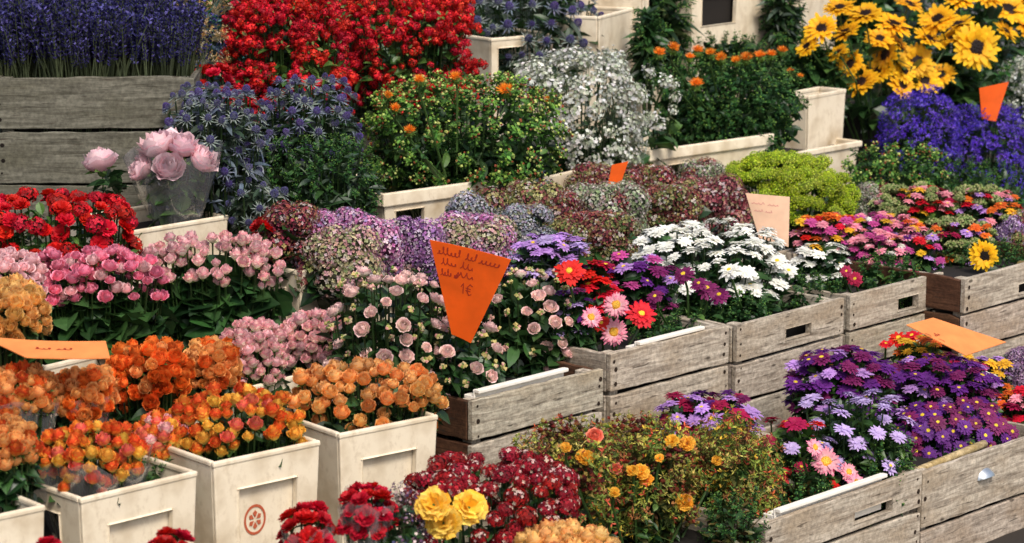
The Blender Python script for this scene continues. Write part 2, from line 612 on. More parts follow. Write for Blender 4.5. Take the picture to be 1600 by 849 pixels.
def cluster_dome(rng, pal, n=240, s=.07, squash=.7, lo=-.1, rough=.14):
    """dense head of tiny buds (solidago, small chrysanthemums, statice)"""
    m = MB()
    m.blob((0, 0, 0), .82, mix((.01, .015, .008), pal[0], .35), 8, 6, squash)
    for k in range(n):
        z = 1 - (k + .5) / n * (1 - lo)
        a = k * 2.39996 + rng.uniform(-.2, .2)
        q = math.sqrt(max(0, 1 - z * z))
        rr = rng.uniform(1 - rough * 1.5, 1 + rough)
        p = Vector((q * math.cos(a) * rr, q * math.sin(a) * rr, z * rr * squash))
        m.octa(p, s * rng.uniform(.7, 1.4), jit(rng.choice(pal), rng, .25))
    return m


def spray_mesh(rng, pal, n=34, spread=.5, s=.05, stem=H('44552e'), kind='star', leafpal=None, nleaf=0, lsize=.25, leafw=.35):
    """a branching sprig of length 1 along +Z, flowers in the upper part"""
    m = MB()
    m.tube([(0, 0, -1.0), (0, 0, 0), (rng.uniform(-.03, .03), rng.uniform(-.03, .03), .5)], [.014, .012, .009], 3, stem)
    for k in range(n):
        a = k * 2.39996 + rng.uniform(-.4, .4)
        t = rng.uniform(.3, .95)
        r = spread * math.sqrt(rng.uniform(.02, 1)) * (.4 + .6 * t)
        p = Vector((math.cos(a) * r, math.sin(a) * r, t - r * .35))
        h = Vector((p.x * .25, p.y * .25, max(.1, p.z - .35 - r * .5)))
        m.tube([h, p], [.007, .005], 3, stem, cap=False)
        c = jit(rng.choice(pal), rng, .2)
        ss = s * rng.uniform(.7, 1.3)
        if kind == 'star':
            nrm = (p - Vector((0, 0, .2))).normalized() + Vector((rng.uniform(-.4, .4), rng.uniform(-.4, .4), rng.uniform(-.2, .4)))
            nrm.normalize()
            t1 = nrm.orthogonal().normalized(); t2 = nrm.cross(t1)
            for q in range(5):
                g = 2 * PI * q / 5
                d = t1 * math.cos(g) + t2 * math.sin(g); e = nrm.cross(d)
                m.poly((p, p + d * ss * .7 + e * ss * .45 + nrm * ss * .1, p + d * ss * 1.2 + nrm * ss * .25, p + d * ss * .7 - e * ss * .45 + nrm * ss * .1), c)
        elif kind == 'bud':
            m.octa(p, ss, c)
        elif kind == 'tuft':
            for q in range(4):
                d = Vector((rng.uniform(-1, 1), rng.uniform(-1, 1), rng.uniform(0, 1.2))).normalized()
                m.leaf(p, d, ss * .5, ss * 1.6, jit(c, rng, .2), rng)
    for k in range(nleaf):
        a = k * 2.39996 + rng.uniform(-.3, .3)
        t = rng.uniform(-.6, .75)
        m.leaf((0, 0, t), (math.cos(a), math.sin(a), rng.uniform(.1, .9)), lsize * leafw, lsize * rng.uniform(.7, 1.2), jit(rng.choice(leafpal), rng, .2), rng)
    return m


def lavender_mesh(rng):
    m = MB()
    for s in range(5):
        a = rng.uniform(0, 6.3)
        r = rng.uniform(0, .16)
        bx, by = math.cos(a) * r, math.sin(a) * r
        tx, ty = bx * 2 + rng.uniform(-.08, .08), by * 2 + rng.uniform(-.08, .08)
        top = rng.uniform(.78, 1.05)
        m.tube([(bx * .3, by * .3, -.9), (bx, by, .2), (tx, ty, top)], [.012, .01, .006], 3, H('4a5338'))
        for k in range(11):
            t = .42 + .58 * k / 10
            f = (t * top - .2) / (top - .2)
            px, py = bx + (tx - bx) * f, by + (ty - by) * f
            c = rng.choice([H('38346a'), H('4c4684'), H('26224e'), H('625ca0'), H('2e2a52')])
            for q in range(3):
                g = rng.uniform(0, 6.3)
                m.leaf((px, py, t * top), (math.cos(g), math.sin(g), 1.2), .034, .075, c, rng)
    return m


def thistle_mesh(rng, cone, bract):
    m = MB()
    n = 11
    for k in range(n):
        a = 2 * PI * k / n
        for el, L in ((.15, 1.0), (.6, .8)):
            a2 = a + (el > .3) * PI / n
            m.leaf((0, 0, 0), (math.cos(a2), math.sin(a2), el + rng.uniform(-.15, .15)), .16, L * rng.uniform(.8, 1.15), jit(bract, rng, .25), rng, .5, .05)
    for k in range(70):
        z = 1 - (k + .5) / 70 * 1.3
        a = k * 2.39996
        s = math.sqrt(max(0, 1 - z * z))
        d = Vector((s * math.cos(a), s * math.sin(a), z))
        p = Vector((d.x * .3, d.y * .3, d.z * .42 + .3))
        m.octa(p + d * .02, .07, jit(cone, rng, .35))
    return m


def tuft_mesh(rng, c0, c1, n=60):
    """safflower: a green bulb with an orange brush"""
    m = MB()
    m.blob((0, 0, -.35), .6, H('5c7a2e'), 8, 5, .9, rng)
    for k in range(n):
        q = math.sqrt((k + .5) / n)
        a = k * 2.39996
        d = Vector((math.cos(a) * q * .9, math.sin(a) * q * .9, 1.15 - q * .6))
        m.leaf((math.cos(a) * q * .25, math.sin(a) * q * .25, 0), d, .14, rng.uniform(.7, 1.0), jit(mix(c0, c1, rng.random()), rng, .15), rng, .3, .1)
    for k in range(8):
        a = 2 * PI * k / 8
        m.leaf((math.cos(a) * .4, math.sin(a) * .4, -.4), (math.cos(a), math.sin(a), .3), .25, .7, H('46682a'), rng)
    return m


CACHE = {}


def protos(key, fn, k=4, smooth=False, mat=None):
    if key not in CACHE:
        L = []
        for i in range(k):
            rng = random.Random(hash_(key) + i * 101)
            L.append(fn(rng).mesh(key, mat or PETAL, smooth))
        CACHE[key] = L
    return CACHE[key]


def hash_(s):
    h = 0
    for ch in s:
        h = (h * 131 + ord(ch)) % 1000003
    return h


# ------------------------------------------------------------------ bouquets
GREENS = [H('1f3a1a'), H('2a4a22'), H('173016'), H('35562a'), H('28421f')]
GREENS_L = [H('3c5c28'), H('4c6c30'), H('2c4a20'), H('5a7a38')]
GREENS_G = [H('3a4a3a'), H('4a5a48'), H('2a3a2c'), H('566652')]
OLIVE = [H('4a4a24'), H('5c5a2c'), H('3a3a1c'), H('6a5a2a'), H('4a3420')]
SHELF = [(-.62, .17), (0.0, .33), (.84, .48), (1.3, .66)]


def shelf_z(v):
    z = 0
    for vv, zz in SHELF:
        if v >= vv:
            z = zz
    return z


def frame(d, roll):
    q = d.to_track_quat('Z', 'Y')
    return q.to_matrix().to_4x4() @ Matrix.Rotation(roll, 4, 'Z')


def bouquet(name, label, cat, area, v, heads, size, part, group=None, depth=None, up=.5, spacing=1.5, maxn=100, skirt=None,
            leaves=140, lsize=.04, pal=GREENS, lw=.5, stems=True, base_z=None, disc=None, toward=.0, fill=1.0, seed=None, lo=-.3, hjit=.18, inner=.35,
            stemcol=H('2e4420'), disc_p=1.0, sq=.62, tilt=.2, spread_base=.35, wrap=None, leafmax=.93):
    """A bunch whose flowers cover the pixel box AREA seen from the photo's viewpoint, standing in row V of the stall.
    heads = [(list of meshes, weight)], all of +Z facing; disc = {id(list): (list, scale)} sub-part in the middle of each head."""
    rng = random.Random(seed if seed is not None else hash_(label))
    x0, y0, x1, y1 = area
    h_ = y1 - y0
    C = at((x0 + x1) / 2, y1 - .28 * h_, v)
    s = mpp(C)
    a = (x1 - x0) / 2 * s - size * .5
    b = .72 * h_ * s - size * .5
    a = max(a, size * .4); b = max(b, size * .4)
    c = depth / 2 if depth else max(size, a * .7)
    zb = base_z if base_z is not None else shelf_z((C - O0).dot(RV)) + .04
    zb = min(zb, C.z - .1)
    root = empty(name, (C.x, C.y, zb), label, cat, group)
    off = Vector((0, 0, C.z - zb))
    # poisson throw of head centres on the dome
    pts = []
    sp = size * spacing
    tries = 0
    while len(pts) < maxn and tries < 7000:
        tries += 1
        z = rng.uniform(lo, 1)
        an = rng.uniform(0, 2 * PI)
        q = math.sqrt(max(0, 1 - z * z))
        n0 = Vector((q * math.cos(an), q * math.sin(an), z))
        if n0.y > .25 and z < .6 and rng.random() < .88:
            continue
        k = 1 - rng.random() ** 2 * hjit
        zq = math.copysign(abs(z) ** sq, z)
        qq = q ** sq
        p = Vector((math.cos(an) * qq * a * k, math.sin(an) * qq * c * k, zq * b * k))
        if all((p - o).length > sp for o, _ in pts):
            nn = Vector((n0.x / a, n0.y / c, n0.z / b)).normalized()
            pts.append((p, nn))
    if fill < 1:
        rng.shuffle(pts)
        pts = pts[:max(1, int(len(pts) * fill))]
    tot = sum(w for _, w in heads)
    stm = MB()
    for p, nn in pts:
        r = rng.random() * tot
        for lst, w in heads:
            r -= w
            if r <= 0:
                break
        d = (nn * (1 - up) + ZV * up + Vector((0, -1, .1)) * toward + Vector((rng.uniform(-1, 1), rng.uniform(-1, 1), rng.uniform(-.3, .3))) * tilt).normalized()
        sc_ = size * rng.uniform(.74, 1.16)
        M = Matrix.Translation(off + p) @ frame(d, rng.uniform(0, 6.28)) @ Matrix.Scale(sc_, 4)
        hd = inst(part, rng.choice(lst), root, M)
        if disc and id(lst) in disc and rng.random() < disc_p:
            dl = disc[id(lst)]
            inst('disc', rng.choice(dl), hd, Matrix.Translation((0, 0, .04)))
        if stems:
            e = off + p - d * sc_ * .15
            f = Vector((p.x * spread_base, p.y * spread_base, 0))
            stm.tube([f, f.lerp(e, .6) + Vector((p.x, p.y, 0)) * .1, e], .0018, 3, jit(stemcol, rng, .3), cap=False)
    if stems:
        stm.build('stems', LEAF, root)
    if leaves:
        lv = MB()
        for k in range(int(leaves * 1.5)):
            z = rng.uniform(-.5, .95)
            an = rng.uniform(0, 2 * PI)
            q = math.sqrt(max(0, 1 - min(1, z * z)))
            f = rng.uniform(inner, leafmax) ** .7
            tip = Vector((q * math.cos(an) * a, q * math.sin(an) * c, z * b))
            if skirt is not None and rng.random() < .62:
                # hanging foliage below the dome
                zz = (y1 - .28 * h_ - skirt) * s
                g = rng.random()
                w = 1.08 - .16 * g
                an = rng.uniform(0, 2 * PI)
                q = math.sqrt(rng.uniform(.25, 1))
                p = off + Vector((math.cos(an) * a * w * q, math.sin(an) * c * w * q, zz * g))
            else:
                p = off + tip * f
            d = Vector((tip.x / a, tip.y / c, tip.z / b * .5)).normalized() * rng.uniform(.4, 1) + Vector((rng.uniform(-.6, .6), rng.uniform(-.6, .6), rng.uniform(-.3, .8)))
            L = lsize * rng.uniform(.6, 1.25)
            lv.leaf(p - d.normalized() * L * .4, d, L * lw, L, jit(rng.choice(pal), rng, .25), rng, .3, .3, 3)
        lv.build('foliage', LEAF, root)
    if wrap:
        wrap_cone(root, off, a * wrap[0], c * wrap[0], b * wrap[1], wrap[2], rng)
    return root, off, (a, c, b)


def wrap_cone(root, off, a, c, top, down, rng):
    m = MB()
    n = 44
    rows = 7
    ph = [rng.uniform(0, 6.3) for _ in range(6)]
    for j in range(rows + 1):
        t = j / rows
        for k in range(n):
            an = 2 * PI * k / n
            w = .35 + .65 * t ** .8
            wr = 1 + .06 * math.sin(5 * an + ph[0] + t * 2) + .05 * math.sin(9 * an + ph[1] - t * 3) + .03 * math.sin(17 * an + ph[2] + t * 6)
            z = -down + (down + top * (1 + .25 * math.sin(3 * an + ph[3]) + .12 * math.sin(8 * an + ph[4]))) * t
            p = off + Vector((math.cos(an) * a * w * wr, math.sin(an) * c * w * wr, z))
            m.vert(p)
    for j in range(rows):
        for k in range(n):
            m.face((j * n + k, j * n + (k + 1) % n, (j + 1) * n + (k + 1) % n, (j + 1) * n + k))
    return m.build('wrap', WRAP, root, smooth=True)


# ------------------------------------------------------------------ containers
def plank_panel(L, Hh, th, n, rng, hole=None, nails=True, gap=.0065):
    """boards stacked upward, local x along the grain, y 0 = outer face"""
    m = MB()
    hh = (Hh - gap * (n - 1)) / n
    for i in range(n):
        z0 = i * (hh + gap)
        col = jit((1, 1, 1), rng, .1)
        col = tuple(min(1, x * .95) for x in col)
        dy = rng.uniform(-.0015, .0015)
        ho = hole if (hole and z0 < hole[2] and hole[3] < z0 + hh) else None
        b = len(m.v)
        if ho:
            m.plate(0, L, z0, z0 + hh, dy, th + dy, ho, col)
        else:
            NS = 14
            rows = []
            for q in range(NS + 1):
                x = L * q / NS
                jt, jb = rng.uniform(-.0022, .0005), rng.uniform(-.0005, .0015)
                if q in (0, NS) and rng.random() < .5:
                    jt -= rng.uniform(.001, .005)
                yb = rng.uniform(-.0006, .0006)
                rows.append([m.vert((x, dy + yb, z0 + jb)), m.vert((x, th + dy + yb, z0 + jb)), m.vert((x, th + dy + yb, z0 + hh + jt)), m.vert((x, dy + yb, z0 + hh + jt))])
            for q in range(NS):
                A, B = rows[q], rows[q + 1]
                for w in range(4):
                    w2 = (w + 1) % 4
                    m.face((A[w], A[w2], B[w2], B[w]), col)
            m.face(rows[0][::-1], col); m.face(rows[-1], col)
        tl = rng.uniform(-.003, .003)
        for q in range(b, len(m.v)):
            x, y, z = m.v[q]
            m.v[q] = (x, y, z + tl * (x / L - .5))
        if nails:
            for x in (.012, L - .012):
                for fz in (.18, .5, .8):
                    c = (x + rng.uniform(-.004, .004), dy - .0006, z0 + hh * fz + rng.uniform(-.006, .006))
                    r = rng.uniform(.002, .0055)
                    pp = [(c[0] + r * math.cos(t * PI / 3), c[1], c[2] + r * 1.0 * math.sin(t * PI / 3)) for t in range(6)]
                    m.poly(pp, (.07, .05, .04))
    return m


def crate(label, FL, length, depth, h, rz, rng, mat=None, n=3, hole=None, liner=None, group='weathered wooden crates on the stall', sidemat=None, handle=None, soil_shade_fill=True, posts_out=False):
    """FL = world point of the top front left corner; liner = (x0, x1, rise)"""
    mat = mat or WOOD
    sidemat = sidemat or mat
    root = empty('wooden_crate', (0, 0, 0), label, 'crate', group, rz)
    root.location = (FL.x, FL.y, FL.z - h)
    th = .012
    plank_panel(length, h, th, n, rng, hole).build('front_panel', mat, root, bevel=.0015)
    b = plank_panel(length, h, th, n, rng, None, False).build('back_panel', mat, root, bevel=.0015)
    b.location = (0, depth - th, 0)
    for x in (0, length - th):
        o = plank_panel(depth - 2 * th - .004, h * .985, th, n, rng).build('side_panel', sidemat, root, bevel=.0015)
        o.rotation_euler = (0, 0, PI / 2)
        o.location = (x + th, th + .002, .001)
    for x in (th + .001, length - th - .025):
        for y in (th + .003, depth - th - .028):
            m = MB(); m.box(0, h * .96, 0, .024, 0, .024)
            o = m.build('corner_post', mat, root, bevel=.002)
            o.rotation_euler = (0, -PI / 2, 0)
            o.location = (x + .024, y, .006)
    m = MB(); m.box(th, length - th, th, depth - th, -.0, .006)
    m.build('base', mat, root)
    if soil_shade_fill:
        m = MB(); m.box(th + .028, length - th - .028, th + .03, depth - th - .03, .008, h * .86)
        m.build('soil_shade_fill', DARK, root)
    if liner:
        x0, x1, rise = liner
        m = MB()
        zt = h + rise
        t = .004
        m.box(x0, x1, th + .004, th + .004 + t, h * .75, zt)
        m.box(x0, x1, th - .008, th + .004, zt - .006, zt + .001)
        m.box(x0, x1, th + .0085, th + .03, h * .75, zt - .012)
        m.build('liner', LINER, root, bevel=.0015)
    if handle:
        hx, hz = handle
        m = MB()
        N = 10
        for j in range(4):
            tt = j / 3
            for i in range(N + 1):
                an = PI * i / N
                m.vert((hx + .026 * math.cos(an) * (1 - .12 * tt), -.002 - .014 * math.sin(tt * PI / 2) * (.3 + .7 * math.sin(an)), hz - .008 + .02 * math.sin(an) * (1 - tt * .75)))
        for j in range(3):
            for i in range(N):
                m.face((j * (N + 1) + i, j * (N + 1) + i + 1, (j + 1) * (N + 1) + i + 1, (j + 1) * (N + 1) + i))
        m.build('handle', METAL, root, smooth=True)
    return root


def bucket(label, FLp, FRp, v, zb, depth, rng, taper=.86, front='panel', left=None, yaw=None, group='cream plastic flower buckets', rim=.01, emblem=False, name='flower_bucket', soil_shade_fill=True, fill=.88):
    """tall rectangular plastic flower bucket; FLp / FRp pixels of its top front corners"""
    FL = at(FLp[0], FLp[1], v)
    FR = at_z(FRp[0], FRp[1], FL.z)
    dv = FR - FL
    w = Vector((dv.x, dv.y, 0)).length
    rz = math.atan2(dv.y, dv.x) if yaw is None else yaw
    h = FL.z - zb
    root = empty(name, (FL.x, FL.y, zb), label, 'bucket', group, rz)
    th = .006

    def tap(m):
        for i, (x, y, z) in enumerate(m.v):
            k = taper + (1 - taper) * z / h
            m.v[i] = (w / 2 + (x - w / 2) * k, depth / 2 + (y - depth / 2) * k, z)
        return m
    m = MB()
    bw = .22 * w
    hole = (bw, w - bw, h * .30, h * .86) if front == 'panel' else ((front[0] * w, front[1] * w, front[2] * h, front[3] * h) if front else None)
    m.plate(0, w, 0, h - .001, 0, th, hole)
    m.box(0, w, depth - th, depth, 0, h - .001)
    m.box(th + .0005, w - th - .0005, th + .0005, depth - th - .0005, 0, .006)
    # side walls (grid in yz built by swapping axes)
    for side in (0, 1):
        s = MB()
        hl = None
        if side == 0 and left:
            hl = (left[0] * depth, left[1] * depth, left[2] * h, left[3] * h)
        s.plate(th + .0005, depth - th - .0005, 0, h - .001, 0, th, hl)
        b = len(m.v)
        xo = 0 if side == 0 else w - th
        m.v += [(xo + y, x, z) for x, y, z in s.v]
        m.f += [tuple(b + i for i in reversed(f)) for f in s.f]
        m.c += s.c
    tap(m).build('body', BUCKET, root, bevel=.004)
    # rim
    m = MB()
    e = .004 if rim > .012 else .0012
    m.box(-e, w + e, -e, .008, h - rim, h)
    m.box(-e, w + e, depth - .008, depth + e, h - rim, h)
    m.box(-e, .008, .0085, depth - .0085, h - rim, h)
    m.box(w - .008, w + e, .0085, depth - .0085, h - rim, h)
    m.build('rim', BUCKET, root, bevel=.003)
    if front == 'panel':
        m = MB(); m.box(bw - .006, w - bw + .006, .011, .015, h * .28, h * .88)
        tap(m).build('recessed_panel', BUCKET, root)
    if soil_shade_fill:
        m = MB(); m.box(.02, w - .02, .022, depth - .02, .01, h * fill)  # dark block painting the inside of the bucket as shaded
        tap(m).build('soil_shade_fill', DARK, root)
    if emblem:
        m = MB()
        cx, cz = w * .41, h * .7
        N = 24
        for (r0, r1) in ((.0185, .0225),):
            for i in range(N):
                a0, a1 = 2 * PI * i / N, 2 * PI * (i + 1) / N
                m.poly([(cx + r * math.cos(t), .0098, cz + r * 1.15 * math.sin(t)) for r, t in ((r0, a0), (r0, a1), (r1, a1), (r1, a0))])
        for k in range(6):
            a0 = PI / 2 + k * PI / 3
            for r0, r1, wd in ((.003, .014, .0045),):
                d = Vector((math.cos(a0), 0, math.sin(a0) * 1.15)); e2 = Vector((-math.sin(a0), 0, math.cos(a0)))
                p = Vector((cx, .0094, cz))
                m.poly([p + d * r0, p + d * (r0 + r1) * .6 + e2 * wd, p + d * r1, p + d * (r0 + r1) * .6 - e2 * wd])
        tap(m).build('emblem', EMB, root)
    return root, FL, rz, w, h


# ------------------------------------------------------------------ price cards
def card(label, corners, mat, scribble=None, ink=None, cat='price card', group='handwritten price cards', bend=0.0):
    """corners: four world points, clockwise from the top left as seen"""
    P = [Vector(p) for p in corners]
    c0 = sum(P, Vector()) / 4
    root = empty('price_card', c0, label, cat, group)
    Q = [p - c0 for p in P]
    nrm = (Q[1] - Q[0]).cross(Q[3] - Q[0]).normalized()
    if nrm.dot(CAM - c0) < 0:
        nrm = -nrm

    def S(s, t):
        p = Q[0] * (1 - s) * (1 - t) + Q[1] * s * (1 - t) + Q[2] * s * t + Q[3] * (1 - s) * t
        return p + nrm * (bend * (4 * (s - .5) ** 2 - .3) * (1 - .6 * t))
    m = MB()
    N = 10
    for k, off in ((0, .0008), (1, -.0008)):
        for j in range(N + 1):
            for i in range(N + 1):
                m.vert(S(i / N, j / N) + nrm * off)
    W = N + 1
    for j in range(N):
        for i in range(N):
            a = j * W + i
            m.face((a, a + 1, a + W + 1, a + W))
            a += W * W
            m.face((a, a + W, a + W + 1, a + 1))
    for i in range(N):
        for (p, q) in ((i, i + 1), (N * W + i, N * W + i + 1), (i * W, (i + 1) * W), (i * W + N, (i + 1) * W + N)):
            m.face((p, q, q + W * W, p + W * W))
    m.build('card', mat, root)
    if scribble:
        m = MB()
        for line in scribble:
            for (s0, t0), (s1, t1) in zip(line, line[1:]):
                a, b = S(s0, t0) + nrm * .0014, S(s1, t1) + nrm * .0014
                d = (b - a)
                if d.length < 1e-6:
                    continue
                e = d.cross(nrm).normalized() * .0008
                d = d.normalized() * .0006
                m.poly((a - d - e, b + d - e, b + d + e, a - d + e))
        m.build('handwriting', ink or INK, root)
    return root


def cursive(rng, s0, s1, t, amp, words):
    """illegible handwriting: joined loops along the line from s0 to s1"""
    out = []
    span = (s1 - s0) / sum(words)
    s = s0
    for w in words:
        L = []
        n = max(3, int(w * 5))
        W = span * w * .84
        hs = [rng.choice((.6, .7, .8, 1.5, 1.7)) for _ in range(n)]
        lean = rng.uniform(.2, .4)
        for k in range(n * 7):
            f = k / 7
            i = int(f)
            a = 2 * PI * (f - i)
            h_ = amp * hs[i]
            L.append((s + W * (f / n) + amp * .35 * math.sin(a) + lean * h_ * (1 - math.cos(a)) * .3 + rng.uniform(-.002, .002), t + amp * .5 - h_ * (1 - math.cos(a)) * .5 + rng.uniform(-.003, .003)))
        out.append(L)
        s += span * w
    return out

# ================================================================== THE SETTING
GM, gnt, gbs = solid('stone_paving', H('5b5853'), .85)
_n = gnt.nodes
_tc = _n.new('ShaderNodeTexCoord'); _b = _n.new('ShaderNodeTexBrick')
_b.inputs['Scale'].default_value = 5; _b.inputs['Color1'].default_value = (.09, .085, .08, 1); _b.inputs['Color2'].default_value = (.12, .11, .1, 1); _b.inputs['Mortar'].default_value = (.04, .04, .035, 1)
gnt.links.new(_tc.outputs['Object'], _b.inputs['Vector']); gnt.links.new(_b.outputs['Color'], gbs.inputs['Base Color'])
m = MB(); m.poly([(-400, -400, 0), (400, -400, 0), (400, 400, 0), (-400, 400, 0)])
g = m.build('ground', GM); g['kind'] = 'structure'; g['label'] = 'grey stone paving under the stall'

# stepped display stand
st = empty('display_stand', stall(0, .6, 0), 'dark stepped display stand carrying all the buckets and crates', 'stand', rz=YAW)


def step(u0, u1, v0, v1, z):
    m = MB()
    m.box(u0, u1, v0 - .6, v1 - .6, z - .022, z)
    m.build('shelf', NAVY, st, bevel=.002)
    m = MB()
    m.box(u0 + .02, u1 - .02, v0 - .585, v0 - .57, .0, z - .023)
    m.build('riser', NAVY, st)


SB = -0.73   # where the middle tier steps back behind the tall buckets
step(-3.0, 3.0, -.66, -.004, .17)
step(-3.0, SB, 0.0, .253, .17)
step(SB + .001, 3.0, 0.0, .83, .33)
step(-3.0, SB, .257, .83, .33)
step(-3.0, 3.0, .834, 1.3, .48)
step(-3.0, 3.0, 1.304, 2.2, .66)

tp = MB()  # added backdrop, put in to make the gaps at the back dark
tp.box(-4, 4, 0, .01, 0, 2.3)
t = tp.build('backdrop', BACKDROP)
t.location = stall(0, 2.3, 0); t.rotation_euler = (0, 0, YAW)
t['label'] = 'added dark green backdrop darkening the back of the stall'; t['category'] = 'backdrop'

# ================================================================== CONTAINERS
def U(p):
    return (p - O0).dot(RU)


def row_crate(label, xL, yL, xR, v, depth, h, hole=None, **kw):
    FL = at(xL, yL, v)
    FR = at(xR, yL, v)
    L = U(FR) - U(FL)
    rng = random.Random(hash_(label))
    if hole:
        hole = (hole[0] * L, hole[1] * L, hole[2] * h, hole[3] * h)
    if kw.get('liner'):
        l = kw['liner']; kw['liner'] = (l[0] * L, l[1] * L, l[2])
    if kw.get('handle'):
        kw['handle'] = (kw['handle'][0] * L, kw['handle'][1] * h)
    return crate(label, FL, L, depth, h, YAW, rng, hole=hole, **kw)


# middle row, standing on the second step
row_crate('weathered crate next to the apricot rose bucket, under the tall orange price card', 738, 627, 942, 0, .42, .238, liner=(.06, .74, .014), sidemat=WOOD_SHADED)
row_crate('weathered crate under the red, lilac and pink asters', 955, 553, 1139, 0, .42, .243, liner=(.25, .8, .006))
row_crate('weathered crate with a brown hand slot under the white asters', 1152, 508, 1318, 0, .42, .24, hole=(.44, .68, .76, .86))
row_crate('weathered crate with a dark hand slot under the pink and orange asters', 1330, 462, 1474, 0, .42, .24, hole=(.5, .72, .74, .86))
row_crate('weathered crate jutting forward at the right edge, below the small sunflower', 1509, 436, 1680, -.1, .42, .24, hole=(.47, .72, .72, .82), sidemat=WOOD_SHADED)
# front row, on the lowest step
row_crate('pale weathered crate with a slanting slot below the red and pink asters', 1196, 818, 1438, -.5, .42, .228, hole=(.55, .8, .74, .84), liner=(.1, .78, .012))
row_crate('pale weathered crate with a zinc cup handle below the purple asters', 1442, 738, 1640, -.5, .42, .228, handle=(.47, .8), n=2)
# rail laid along the crate with the handle
P0 = at(1418, 742, -.47); P1 = at(1538, 694, -.47)
# front left crate, seen face on, with another crate under it
WF = at_y(-12, 121, 5.3)
WL = (at_y(302, 121, WF.y) - WF).x
crate('shade-darkened grey crate full of lavender, seen face on at the upper left', WF, WL, .34, .222, 0.02, random.Random(5), mat=WOOD_SHADED_GREY, n=2)
crate('lower shade-darkened grey crate supporting the lavender crate', WF - ZV * .226, WL, .34, WF.z - .226 - .482, 0.02, random.Random(6), mat=WOOD_SHADED_GREY, n=2, soil_shade_fill=False)

rg = random.Random(11)
# tall buckets, lower left
bucket('cream bucket of flame bicolour roses, second from the left, with a slot in its side', (127, 779), (308, 736), -.05, .172, .2, rg, left=(.3, .8, .2, .9))
bucket('cream bucket with a round printed emblem on its panel, under red and yellow roses', (334, 723), (500, 688), -.05, .172, .2, rg, emblem=True)
bucket('cream bucket of apricot roses beside the first crate', (531, 678), (684, 648), -.05, .172, .2, rg)
bucket('cream bucket cut off by the left edge, under orange roses', (-110, 828), (70, 789), -.07, .172, .2, rg)
# second row of buckets
bucket('cream bucket of orange roses behind the front buckets', (150, 690), (330, 650), .28, .332, .18, rg)
bucket('cream bucket of pink and cream roses behind the apricot ones', (370, 610), (560, 562), .28, .332, .18, rg)
bucket('cream bucket holding the deep pink roses', (70, 572), (236, 533), .48, .332, .2, rg)
bucket('cream bucket holding the blush roses', (245, 575), (432, 534), .5, .332, .2, rg)
bucket('cream bucket with a window in its side, under the mauve hydrangeas', (468, 424), (640, 392), .58, .332, .22, rg, left=(.2, .85, .25, .88), fill=.5)
bucket('cream tray holding the wrapped peonies', (206, 361), (357, 336), .86, .482, .22, rg, front=(.25, .75, .2, .6))
bucket('cream bucket behind the peony tray', (362, 352), (420, 340), .9, .482, .2, rg)
bucket('cream bucket with open windows under the green safflowers', (600, 303), (801, 276), .9, .482, .26, rg, front=(.08, .3, .25, .82), left=(.2, .8, .3, .8), rim=.03, fill=.3)
bucket('cream bucket under the white waxflower', (850, 277), (1001, 243), .9, .482, .24, rg, front=(.55, .9, .2, .7), rim=.034)
bucket('cream bucket with a dark window under the orange safflowers', (1016, 235), (1207, 209), .95, .482, .26, rg, front=(.14, .4, .3, .8), rim=.028, fill=.3)
# back row
bucket('cream bucket rim with a dark opening behind the white waxflower', (768, 60), (866, 52), 1.5, .662, .24, rg, front=(.1, .9, .35, .9), fill=.3)
bucket('narrow cream bucket behind the white waxflower', (937, 26), (990, 12), 1.35, .662, .13, rg, front=None, taper=.9)
bucket('large cream bucket with a dark window behind the orange safflowers', (1082, -35), (1204, -48), 1.45, .662, .3, rg, front=(.12, .56, .64, .92), taper=.92, fill=.93)
bucket('small cream bucket beside the first sunflower', (1212, 30), (1244, 25), 1.5, .662, .2, rg, front=(.2, .8, .3, .8))
bucket('cream bucket at the top edge behind the sunflowers', (1252, -40), (1314, -52), 1.5, .662, .2, rg, front=None)


PZ = at(1293, 236, 1.1).z
bucket('narrow upright cream bucket under the sunflowers', (1264, 150), (1322, 139), 1.08, PZ + .003, .09, rg, front=None, taper=.93, rim=.012, name='flower_bucket')
bucket('low cream tray carrying the narrow bucket under the sunflowers', (1232, 240), (1345, 220), 1.02, .482, .2, rg, front=None, rim=.016)


bucket('cream bucket with a tall dark opening left of the large cream bucket', (1006, -30), (1072, -44), 1.42, .662, .2, rg, front=(.1, .8, .58, .92), taper=.9, fill=.93)

# rounded bamboo rail lying on the crate at the right
rl = MB()
d = (P1 - P0)
rl.tube([P0, P0.lerp(P1, .33), P0.lerp(P1, .66), P1], [.008, .0075, .008, .0085], 8)
o = rl.build('wooden_rail', wood_mat('rail_wood', H('c9b48a'), H('8d7648'), H('a58c58')), smooth=True)
o['label'] = 'round pale rail lying in the crate with the zinc handle'; o['category'] = 'rail'

# ================================================================== FLOWERS
def rose_p(key, base, mid, edge, tall=1.0, open_=1.0):
    return protos('rose ' + key, lambda r: rose_mesh(r, H(base), H(mid), H(edge), tall, open_), 4, True)


def aster_p(key, base, tip, n=26, layers=2, width=.2, **kw):
    return protos('aster ' + key, lambda r: daisy_mesh(r, H(base), H(tip), n, layers, width, **kw), 3)


def ruffle_p(key, c0, c1, **kw):
    return protos('ruffle ' + key, lambda r: ruffle_mesh(r, H(c0), H(c1), **kw), 4)


def disc_p(key, r, h, c0, c1):
    return protos('disc ' + key, lambda g: disc_mesh(g, r, h, H(c0), H(c1)), 2)


